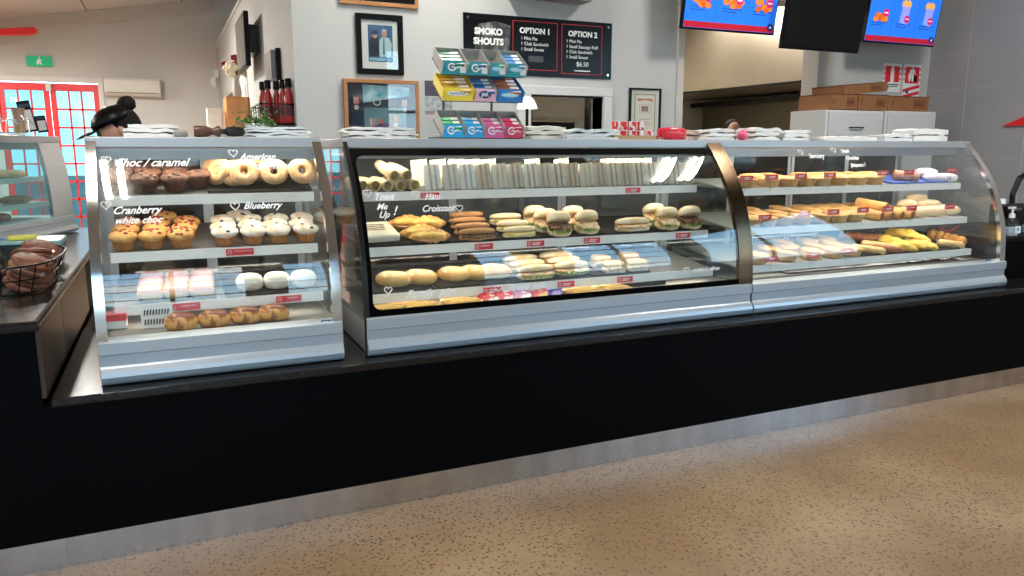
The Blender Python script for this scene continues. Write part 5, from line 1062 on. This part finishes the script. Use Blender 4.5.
# sauce bottle shelf
o = thing('sauce_rack', 'black wire wall rack holding the red sauce bottles', 'rack', (.70, 5.05, 1.59)); mb = MB()
for z in (0, .12): mb.tube([(-.14, 0, z), (.06, 0, z), (.06, .55, z), (-.14, .55, z)], .005, 6, closed=True)
for k in range(5): mb.tube([(-.14, .1375*k, 0), (-.14, .1375*k, .12)], .003, 5)
mb.build('wire_basket', BLACK, o); mb = MB(); mb.box(-.14, .06, 0, .55, -.012, -.002); mb.build('base_shelf', BLACK, o); mb = MB(); mb.box(-.05, -.02, .2, .23, -.2, -.012); mb.build('bracket', BLACK, o)
SAUCE = mat('red_sauce', (.38, .012, .012), .25)
bt = thing('sauce_bottle', 'x', 'sauce bottle'); mb = MB(); mb.lathe([(.028, 0), (.030, .01), (.030, .15), (.024, .18), (.014, .21), (.014, .225)], 18); mb.build('bottle_body', SAUCE, bt, smooth=1); mb = MB(); mb.lathe([(.021, .225), (.021, .275), (.017, .28)], 16); mb.build('black_cap', BLACK, bt, smooth=1); mb = MB(); mb.lathe([(.0305, .05), (.0305, .12)], 18); mb.build('dark_label', mat('dark_red_label', (.12, .02, .02), .5), bt, smooth=1)
for i, (px_, Y_, w) in enumerate(((263.5, 5.42, 'leftmost'), (268.5, 5.30, 'second'), (277, 5.36, 'third'), (283.5, 5.22, 'fourth'), (289, 5.12, 'rightmost'))):
    place(bt, (xat(px_, Y_, 1.72), Y_, 1.592), (0, 0, i), 'red sauce bottle with black cap, %s in the wall rack' % w, 'sauce bottles')
LEAFG = mat('ivy_green', (.02, .10, .015), .5, col2=(.05, .20, .03), scale=40)
def plant(name, label, loc, n, spread, m, leaf=.03, seed=0, hang=0, potm=None, cat='plant'):
    o = thing(name, label, cat, loc); r = random.Random(seed); mb = MB()
    for k in range(n):
        c = Vector((r.gauss(0, spread[0]), r.gauss(0, spread[1]), abs(r.gauss(0, spread[2]))+.04)); a = r.uniform(0, 6.28); t = r.uniform(-.7, .7); d = Vector((cos(a), sin(a), t)).normalized()*leaf; q = d.cross(Vector((0, 0, 1))).normalized()*leaf*.45; u = Vector((0, 0, leaf*.15))
        mb.add([c-d, c-d*.2+q+u, c+d, c-d*.2-q+u, c-d*.1+u*2], [(0, 1, 4), (1, 2, 4), (2, 3, 4), (3, 0, 4)])
    lf = mb.build('leaves', m, o); md = lf.modifiers.new('thick', 'SOLIDIFY'); md.thickness = .001
    mb = MB(); mb.lathe([(.03, 0), (.04, .005), (.045, .06), (.042, .065)], 16); mb.build('pot', potm or WHITE, o, smooth=1); return o
plant('potted_ivy', 'leafy green pot plant left of the sauce bottles', (xat(256, 3.58, 1.5), 3.58, TZ), 170, (.038, .035, .035), LEAFG, .018, 1)
mb = MB(); mb.box(-.6, .75, 7.6, 8.3, 0, 1.60); 
o = thing('back_shelf_unit', 'white shelf unit against the partition carrying the vases', 'shelf unit', (.4, 8, 0)); mb = MB(); mb.box(-.05, .34, -.45, .3, 0, 1.60); mb.build('body', TRIMW, o, bev=.004)
o = thing('wooden_box', 'orange-brown wooden cabinet under the flower vases', 'wooden cabinet', (.66, 8.0, 1.602)); mb = MB(); mb.box(-.10, .10, -.2, .2, 0, .325); mb.build('body', mat('orange_wood', (.50, .19, .06), .5, col2=(.58, .26, .09), scale=6, stretch=(1, 1, 6)), o, bev=.004); mb = MB(); mb.box(-.09, -.01, -.205, -.2, .02, .30); mb.box(.01, .09, -.205, -.2, .02, .30); mb.build('cabinet_door', MATS['orange_wood'], o)
o = thing('small_white_cabinet', 'small white brightly lit cabinet left of the wooden one', 'cabinet', (.455, 8.0, 1.602)); mb = MB(); mb.box(-.065, .065, -.1, .1, 0, .22); mb.build('body', mat('ivory_white', (.78, .74, .66), .5), o, bev=.004); mb = MB(); mb.box(-.055, -.003, -.106, -.1, .01, .21); mb.box(.003, .055, -.106, -.1, .01, .21); mb.build('cabinet_door', MATS['ivory_white'], o)
def vase(label, loc, petm, seed, hgt=.20, n=14, pl_=.06):
    o = thing('flower_vase', label, 'vase', loc); mb = MB(); mb.lathe([(.028, 0), (.04, .03), (.042, .09), (.026, .15), (.030, hgt)], 18); mb.build('vase_body', mat('stone_vase', (.42, .40, .36), .5), o, smooth=1); r = random.Random(seed); mb = MB()
    for k in range(n):
        a = r.uniform(0, 6.28); u = r.uniform(.2, 1.1); t = Vector((cos(a)*.10*u, sin(a)*.06*u, hgt+.05+r.uniform(0, .12))); mb.tube([(0, 0, hgt-.03), (t.x*.4, t.y*.4, hgt+.04), t], .003, 5)
        for q in range(5): b = q*1.257; mb.blob(t+Vector((.022*cos(b), .01*sin(b), .018*sin(b))), (.02, .008, .016), 0, nu=8, nv=5)
    mb.build('blossoms', petm, o, smooth=2); return o
vase('grey vase of dark red blooms on the wooden cabinet', (.69, 8.12, 1.929), mat('dark_red_petal', (.22, .02, .012), .7), 1, .22)
vase('grey vase of cream blooms in front of the red ones', (.67, 7.93, 1.929), mat('cream_petal', (.75, .68, .52), .7), 2, .16)

# ---- things on the side counter at the left
def G(px_, py, Y): v = on_y(px_, py, Y); return v
BX0, BX1, BY0, BY1 = -.98, -.42, 3.24, 4.04
o = thing('wire_basket', 'shallow black wire basket full of wrapped brown biscuits', 'basket', ((BX0+BX1)/2, (BY0+BY1)/2, RZ+.001)); hw, hd = (BX1-BX0)/2, (BY1-BY0)/2; mb = MB()
def ring(sx_, sy__, z, r): mb.tube([(sx_*(abs(cos(a))**.6)*(1 if cos(a) > 0 else -1), sy__*(abs(sin(a))**.6)*(1 if sin(a) > 0 else -1), z) for a in [2*pi*k/32 for k in range(32)]], r, 6, closed=True)
ring(hw, hd, .115, .004); ring(hw*.93, hd*.93, .06, .003); ring(hw*.86, hd*.86, .006, .004)
for k in range(24):
    a = 2*pi*k/24; f = lambda q: (q*hw*(abs(cos(a))**.6)*(1 if cos(a) > 0 else -1), q*hd*(abs(sin(a))**.6)*(1 if sin(a) > 0 else -1)); mb.tube([(*f(.86), .006), (*f(1), .115)], .0025, 5)
for k in range(-4, 5): mb.tube([(hw*k/5, -hd*.8, .006), (hw*k/5, hd*.8, .006)], .002, 5)
mb.build('wire_frame', BLACK, o)
BISC = mat('chocolate_biscuit', (.13, .04, .02), .6, col2=(.24, .09, .045), scale=30, bump=.4)
bk = thing('biscuit_packet', 'x', 'biscuits'); mb = MB()
for k in range(5): mb.lathe([(.060, 0), (.066, .004), (.066, .013), (.058, .018)], 26, (.004*((k*37) % 3-1), .004*((k*17) % 3-1), .004+.021*k))
mb.build('biscuit_stack', BISC, bk, smooth=1); mb = MB(); mb.blob((0, 0, .056), (.082, .078, .062), .28, 26, 4, 20, 10, .8); mb.build('clear_film', FILM, bk)
for i, (x, y, z, rx, ry, w) in enumerate(((-.535, 3.44, .014, 10, 22, 'front right, leaning'), (-.535, 3.68, .014, -8, 14, 'back right by the rim'), (-.72, 3.42, .014, 14, 18, 'front centre'), (-.71, 3.70, .014, 0, 15, 'back centre'), (-.87, 3.45, .02, 12, 12, 'front left with a bright sticker'), (-.86, 3.72, .02, 0, 10, 'back left'), (-.56, 3.90, .02, 14, 24, 'by the far rim'), (-.76, 3.55, .11, 12, 24, 'on top at the left'))): 
    q = place(bk, (x, y, RZ+z), (R(rx), R(ry), i), 'film-wrapped stack of dark biscuits, %s in the basket' % w, 'wrapped biscuits', 1.12)
    if 'sticker' in w: mb = MB(); mb.box(-.02, .02, -.081, -.079, .06, .095); mb.build('orange_sticker', mat('orange_sticker', (.8, .12, .04), .5), q)
o = thing('plastic_tub', 'pale teal plastic tub with a lid behind the biscuit basket', 'tub', (-.68, 4.24, RZ+.001)); mb = MB(); mb.prism([(-.17, 0), (.17, 0), (.20, .10), (-.20, .10)], -.13, .13, 'y'); mb.build('tub_body', mat('black_tub', (.02, .03, .035), .35), o, bev=.006); mb = MB(); mb.box(-.205, .205, -.135, .135, .1005, .125); mb.build('teal_lid', mat('pale_teal', (.22, .42, .44), .4), o, bev=.006)
mb = MB(); mb.box(-.055, .055, -.035, .035, 0, .02); o = tag(mb.build('yellow_sponge', mat('yellow_foam', (.62, .60, .10), .9), bev=.005), 'yellow green sponge lying on the teal lid', 'sponge'); o.location = (-.64, 4.20, RZ+.127)
mb = MB(); mb.tube([(-.07, 0, .008), (.06, .01, .008)], .007, 8); mb.tube([(.06, .01, .008), (.08, .012, .008)], .003, 6); o = tag(mb.build('blue_marker', mat('blue_pen', (.02, .08, .5), .4)), 'blue marker pen left of the sponge', 'pen'); o.location = (-.79, 4.18, RZ+.127)
# pastries in the far left cabinet
cb_ = CASES['B']['root']; GB = mat('glass_shelf', (.45, .55, .56), .2, .2)
for k, z in enumerate((.20, .36)):
    mb = MB(); mb.box(.03, 1.55, .10, .62, z, z+.008); sh_ = mb.build('shelf', GB, cb_); mb = MB(); mb.box(.03, 1.55, .094, .10, z-.02, z+.012); mb.build('ticket_strip', WHITE, sh_)
pst = bun('long_pastry', 'pastry', .30, .10, .05, mat('dark_baked_crust', (.22, .11, .05), .6, col2=(.44, .26, .13), scale=20, bump=.5), 21)
BM = Matrix.Translation((-1.15, 4.42, RZ+.003)) @ Matrix.Rotation(R(70), 4, 'Z')
for i, (x, z, w) in enumerate(((.62, .209, 'near end of the lower shelf'), (.96, .209, 'middle of the lower shelf'), (1.30, .209, 'far end of the lower shelf'), (.64, .369, 'near end of the upper shelf'), (.97, .369, 'middle of the upper shelf'), (1.31, .369, 'far end of the upper shelf'), (1.05, .113, 'cabinet floor by the steel end'))):
    place(pst, BM @ Vector((x, .19+.02*(i % 2), z)), (0, 0, R(70)), 'long dark pastry, %s in the far left cabinet' % w, 'long pastries')
# on top of the far left cabinet
BT = RZ+.003+.855*.735+.001
o = thing('serving_board', 'dark flat board with green edge on the far left cabinet', 'board', (-1.02, 5.55, BT), (0, 0, R(-20))); mb = MB(); mb.box(-.16, .14, -.25, .25, 0, .02); mb.build('board', mat('dark_green_board', (.03, .05, .03), .5), o, bev=.004)
def holder(label, px_, Y_, w, h, m, lean):
    o = thing('brochure_holder', label, 'brochure holder', (xat(px_, Y_, 1.6), Y_, BT+.022), (0, R(lean), R(10))); mb = MB(); mb.box(-w/2, w/2, 0, .05, .0, .012); mb.box(-w/2, w/2, .04, .05, .012, h); mb.build('holder', BOTTLEGL if False else m, o, bev=.003)
    for k in range(3):
        mb = MB(); mb.box(-w/2+.008, w/2-.008, .012+.008*k, .015+.008*k, .013, h*(.7+.1*k)); mb.build('leaflet', [PAPER, m, mat('navy_leaflet', (.02, .03, .06), .4)][k], o)
holder('tall dark brochure stand leaning on the far left cabinet', 31, 5.6, .07, .19, BLACK, -10); holder('shorter dark card holder right of the brochure stand', 43, 5.72, .06, .105, BLACK, -8)
o = thing('kraft_cup', 'tall kraft paper cup stack left of the brochure stand', 'cup stack', (xat(19, 5.45, 1.6), 5.45, BT)); mb = MB(); mb.lathe([(.026, 0), (.034, .08), (.036, .083)], 20); mb.build('lower_cup', KRAFT, o, smooth=1); mb = MB(); mb.lathe([(.028, .084), (.035, .155), (.037, .158)], 20); mb.build('upper_cup', mat('brown_cup', (.42, .26, .18), .7), o, smooth=1)
o = thing('wire_card_stand', 'tangled silver wire stand at the left edge of the cabinet top', 'wire stand', (xat(9, 5.3, 1.55), 5.3, BT)); mb = MB(); r = random.Random(3)
for k in range(6): mb.tube([(-.10+.04*k, 0, 0), (-.08+.035*k, .02, .05+.02*(k % 3)), (-.02+.03*k, .03, .10-.01*k), (.06, .02, .05+.015*k)], .003, 6)
mb.build('bent_wires', STEEL, o); mb = MB(); mb.box(-.1, .1, -.02, .04, 0, .006); mb.build('base', STEEL, o)

# ---- right end
o = thing('payment_terminal', 'black card payment terminal at the far right counter', 'payment terminal', (5.16, 3.3, .886)); mb = MB(); mb.prism([(-.06, 0), (.10, 0), (.10, .175), (-.02, .165), (-.06, .06)], -.10, .24); mb.build('casing', BLACK, o, bev=.008); mb = MB(); mb.box(-.06, .04, -.03, -.0215, .112, .155); mb.build('display', mat('lcd', (.10, .13, .10), .3), o); mb = MB(); mb.box(.09, .16, -.03, -.0215, .125, .15); mb.build('white_card', LETTER, o)
o = tag(MB().build('x', BLACK), 'x', 'x'); bpy.data.objects.remove(o)
o = thing('paper_cup', 'small upturned white cup on the payment terminal', 'cup', (xat(1001, 3.36, 1.08), 3.36, 1.064)); mb = MB(); mb.lathe([(.032, 0), (.026, .03), (.025, .034)], 16); mb.build('cup_body', LETTER, o, smooth=1)
def pump_bottle(label, px_, Y_):
    o = thing('sanitiser_bottle', label, 'sanitiser bottle', (xat(px_, Y_, .95), Y_, .886)); mb = MB(); mb.lathe([(.042, 0), (.045, .005), (.045, .075), (.036, .10), (.015, .115)], 24); mb.build('bottle_body', BOTTLEGL, o, smooth=1)
    mb = MB(); mb.lathe([(.040, .004), (.041, .055)], 20); mb.build('gel', mat('pale_gel', (.55, .62, .68), .2), o, smooth=1); mb = MB(); mb.lathe([(.017, .114), (.017, .138), (.007, .142), (.007, .175)], 14); mb.box(-.035, .02, -.008, .008, .172, .184); mb.build('pump', LETTER, o, smooth=1)
    mb = MB(); mb.box(-.028, .028, -.0465, -.0455, .02, .065); l = mb.build('white_label', LETTER, o); mb = MB(); mb.prism(ell(0, .045, .011, .011), -.0475, -.0465, 'y'); mb.build('blue_drop', SKYB, l); return o
pump_bottle('clear pump bottle of hand sanitiser with white label', 1011, 3.10); pump_bottle('second clear pump bottle cut by the right edge', 1030, 3.16)
mb = MB(); mb.tube([(5.62, 3.6, .888), (5.60, 3.6, 1.10), (5.66, 3.6, 1.22)], .02, 8); mb.tube([(5.66, 3.6, 1.22), (5.9, 3.6, 1.32)], .02, 8); tag(mb.build('monitor_arm', DARKST), 'dark grey monitor arm at the right edge', 'monitor arm')
mb = MB(); mb.prism([(.14, 0), (-.35, 0), (-.35, .20)], 0, .02, 'x'); o = tag(mb.build('red_pennant', RED), 'pointed red sign corner on the grey wall at the right edge', 'sign'); v = on_y(1019, 125.5, 3.9); v = on_y(1019, 125.5, 3.9*6.378/v.x); o.location = v

# ---- ceiling fittings
cf = thing('ceiling_light', 'x', 'ceiling light'); mb = MB(); mb.box(-.42, .42, -.14, .14, .04, .09); mb.build('housing', WHITE, cf, bev=.006)
for s_ in (-.04, .04): mb = MB(); mb.tube([(-.40, s_, .02), (.40, s_, .02)], .016, 10); mb.build('tube', mat('ceiling_tube', (1, .95, .88), .5, emit=7), cf, smooth=1)
for i, (x, y, pw_) in enumerate(FITTINGS):
    place(cf, (x, y, CEIL(x)-.17), (0, 0, R(90)), 'twin-tube ceiling light ' + ['over the left cabinet', 'in front of the right cabinet, left of a pair', 'in front of the right cabinet, right of a pair', 'over the staff side by the menu wall', 'over the far room near the seams', 'in the far left room', 'by the left wall', 'nearest the red doors'][i], 'twin-tube ceiling lights')

# ================================================================ PEOPLE
SKIN = mat('skin', (.46, .24, .16), .55, col2=(.50, .27, .18), scale=12); HAIR = mat('black_hair', (.006, .005, .004), .75, spec=.2, bump=.6, scale=60, stretch=(1, 1, .2)); BCLO = mat('black_clothing', (.010, .010, .012), .8, bump=.3, scale=30); MASK = mat('mask_cloth', (.55, .64, .68), .8)
def skin_fig(name, label, joints, bones, loc, rz, head, hdir, cloth, cap=False, bun_=False, mask=True, glasses=False):
    o = thing(name, label, 'person', loc, (0, 0, rz))
    me = bpy.data.meshes.new('body'); keys = list(joints); me.from_pydata([joints[k][0] for k in keys], [(keys.index(a), keys.index(b)) for a, b in bones], []); me.update()
    b = bpy.data.objects.new('body', me); COL.objects.link(b); b.parent = o; b.modifiers.new('skin', 'SKIN'); sv = me.skin_vertices[0].data
    for i, k in enumerate(keys): r_ = joints[k][1]; sv[i].radius = (r_, r_) if not isinstance(r_, tuple) else r_; sv[i].use_root = (i == 0)
    sd = b.modifiers.new('sub', 'SUBSURF'); sd.levels = 1; sd.render_levels = 2; me.materials.append(cloth)
    for m_ in (b.modifiers['skin'],): m_.use_smooth_shade = True
    # head
    H = Vector(head); M = Matrix.Translation(H) @ Matrix(hdir).to_4x4()      # local: -y is the face, z up
    mb = MB(); vs = []; fs = []; n, k = 20, 16
    for i in range(k+1):
        ph = -pi/2+pi*i/k; z = sin(ph)
        for j in range(n):
            th = 2*pi*j/n; x = cos(ph)*cos(th); y = cos(ph)*sin(th); X = x*.074; Y_ = y*.095; Z = z*.115
            if z < 0: X *= 1+.22*z; Y_ = Y_*(1+.10*z)-(.010*-z)
            if y < -.5 and abs(x) < .25 and -.35 < z < .1: Y_ -= .020*(1-abs(x)/.25)*(1-abs(z+.15)/.3)     # nose
            if y < -.4 and .2 < abs(x) < .55 and 0 < z < .25: Y_ += .008                                # eye hollows
            vs.append(M @ Vector((X, Y_, Z)))
    for i in range(k):
        for j in range(n): fs.append((i*n+j, i*n+(j+1) % n, (i+1)*n+(j+1) % n, (i+1)*n+j))
    mb.add(vs, fs)
    for s_ in (-1, 1): mb.blob((s_*.073, .008, 0), (.010, .018, .030), 0, nu=10, nv=6, M=M)
    mb.build('head', SKIN, o, smooth=2)
    for s_ in (-1, 1): mb = MB(); mb.blob((s_*.030, -.083, .018), (.012, .006, .006), 0, nu=10, nv=6, M=M); mb.build('eye', mat('eye_dark', (.03, .02, .015), .2), o, smooth=2)
    mb = MB(); mb.blob((0, -.086, -.055), (.024, .008, .007), 0, nu=10, nv=6, M=M); mb.build('mouth', mat('lips', (.45, .16, .14), .5), o, smooth=2)
    mb = MB(); mb.blob((0, .034, .024), (.083, .086, .100), .05, 30, 3, 22, 12, 1, M=M); hr = mb.build('hair', HAIR, o, smooth=2)
    if bun_: mb = MB(); mb.blob((0, .10, .10), (.05, .045, .04), .15, 40, 5, 14, 8, 1, M=M); mb.build('hair_bun', HAIR, hr, smooth=2)
    if cap:
        mb = MB(); mb.blob((0, .005, .050), (.088, .105, .078), 0, nu=22, nv=10, flat=.0, M=M); mb.blob((0, -.125, .046), (.060, .060, .008), 0, nu=18, nv=6, M=M); mb.build('cap', BLACK, o, smooth=2)
    if mask:
        mb = MB(); mb.blob((0, -.052, -.045), (.064, .058, .052), .04, 20, 2, 18, 10, 1, M=M); mb.build('face_mask', MASK, o, smooth=2)
    # hands
    for sd_ in ('l', 'r'):
        if 'hand_'+sd_ not in joints: continue
        c = Vector(joints['hand_'+sd_][0]); w_ = Vector(joints['wrist_'+sd_][0]); d = (c-w_).normalized(); side = d.cross(Vector((0, 0, 1))); side = side.normalized() if side.length > .1 else Vector((1, 0, 0)); nn = side.cross(d)
        mb = MB(); mb.tube([w_-d*.03, w_+d*.01, c-d*.01, c+d*.035], [.024, .026, .038, .030], 12)
        for q, l in enumerate((.062, .072, .068, .052)):
            b0 = c+d*.03+side*(.026-.0175*q); mb.tube([b0, b0+d*l*.45-nn*.004, b0+d*l*.8-nn*.016, b0+d*l*.95-nn*.028], [.0095, .009, .008, .006], 8)
        b0 = c-d*.01+side*.034; mb.tube([b0, b0+side*.022+d*.025-nn*.008, b0+side*.026+d*.052-nn*.016], [.011, .0095, .007], 8); mb.build('hand', SKIN, o, smooth=2)
    return o
def stand(bend=0, hunch=0):
    J = {'pelvis': ((0, 0, .95), .15)}
    def tr(z, y=0): # trunk point bent forward (towards -y) about the hips
        a = bend; dz = z-.95; return (0, -sin(a)*dz+y, .95+cos(a)*dz)
    J['waist'] = (tr(1.10), .135); J['chest'] = (tr(1.30), .16); J['neck0'] = (tr(1.45), .075); J['neck'] = (tr(1.53), .055)
    B = [('pelvis', 'waist'), ('waist', 'chest'), ('chest', 'neck0'), ('neck0', 'neck')]
    for s_, t in ((-1, 'r'), (1, 'l')):
        sh = tr(1.40); J['sh_'+t] = ((s_*.17, sh[1], sh[2]), .062); J['el_'+t] = ((s_*.22, sh[1]-.03, sh[2]-.27), .045); J['wrist_'+t] = ((s_*.18, sh[1]-.16, sh[2]-.47), .030); J['hand_'+t] = ((s_*.17, sh[1]-.19, sh[2]-.54), .022)
        J['hip_'+t] = ((s_*.09, 0, .88), .095); J['kn_'+t] = ((s_*.10, -.01, .48), .062); J['an_'+t] = ((s_*.10, .01, .08), .042); J['to_'+t] = ((s_*.11, -.14, .035), .035)
        B += [('chest', 'sh_'+t), ('sh_'+t, 'el_'+t), ('el_'+t, 'wrist_'+t), ('wrist_'+t, 'hand_'+t), ('pelvis', 'hip_'+t), ('hip_'+t, 'kn_'+t), ('kn_'+t, 'an_'+t), ('an_'+t, 'to_'+t)]
    return J, B, tr
J, B, tr = stand(R(34)); hp = Vector(tr(1.63))+Vector((0, -.03, -.03)); hd = Matrix.Rotation(R(26), 3, 'X')
skin_fig('person', 'worker in a black cap, dark bun and pale mask bending down behind the left cabinet', J, B, (.20, 4.36, .03), R(-78), hp, hd, BCLO, cap=True, bun_=True)
J, B, tr = stand(R(12)); hp = Vector(tr(1.60)); skin_fig('person', 'cook with black hair, only the head top showing in the kitchen opening', J, B, (5.05, 6.1, 0), R(-20), hp, Matrix.Rotation(R(25), 3, 'X'), BCLO, mask=False)
# figure added far behind, in place of a masked face mirrored in the cabinet
J, B, tr = stand(R(8))
for k_ in list(J):
    p, r_ = J[k_]; p = Vector(p)
    if k_[:2] in ('kn',): p = Vector((p.x, -.42, .52))
    elif k_[:2] in ('an',): p = Vector((p.x, -.42, .09))
    elif k_[:2] in ('to',): p = Vector((p.x, -.55, .035))
    else: p = p-Vector((0, 0, .40))
    J[k_] = (p, r_)
hp = Vector(tr(1.63))-Vector((0, 0, .42)); skin_fig('person', 'seated masked person far back, seen through the left cabinet glass', J, B, (.20, 7.0, 0), R(0), hp, Matrix.Rotation(R(0), 3, 'X'), BCLO)
o = thing('dining_chair', 'dark chair added under the stand-in seated figure', 'chair', (.20, 7.05, 0)); mb = MB(); mb.box(-.22, .22, -.22, .22, .40, .43); mb.build('seat', DARKST, o, bev=.01); mb = MB(); mb.box(-.21, .21, .20, .23, .50, .85); mb.build('backrest', DARKST, o, bev=.01)
for a in (-.2, .2):
    for b_ in (-.2, .2): mb = MB(); mb.tube([(a, b_, 0), (a, b_, .40)], .012, 8); mb.build('leg', BLACK, o)

o = thing('back_bench', 'dark steel bench along the menu wall behind the cabinets', 'bench', (2.2, 4.5, 0)); mb = MB(); mb.box(-1.3, 1.4, 0, .48, .08, .88); mb.build('cupboards', mat('charcoal_front', (.05, .05, .052), .5), o, bev=.004); mb = MB(); mb.box(-1.32, 1.42, -.03, .485, .88, .91); mb.build('bench_top', STEEL, o, bev=.003)
for k in range(4): mb = MB(); mb.box(-1.28+.67*k, -.63+.67*k, -.018, -.001, .12, .86); mb.build('cupboard_door', mat('charcoal_door', (.07, .07, .072), .45), o, bev=.003)
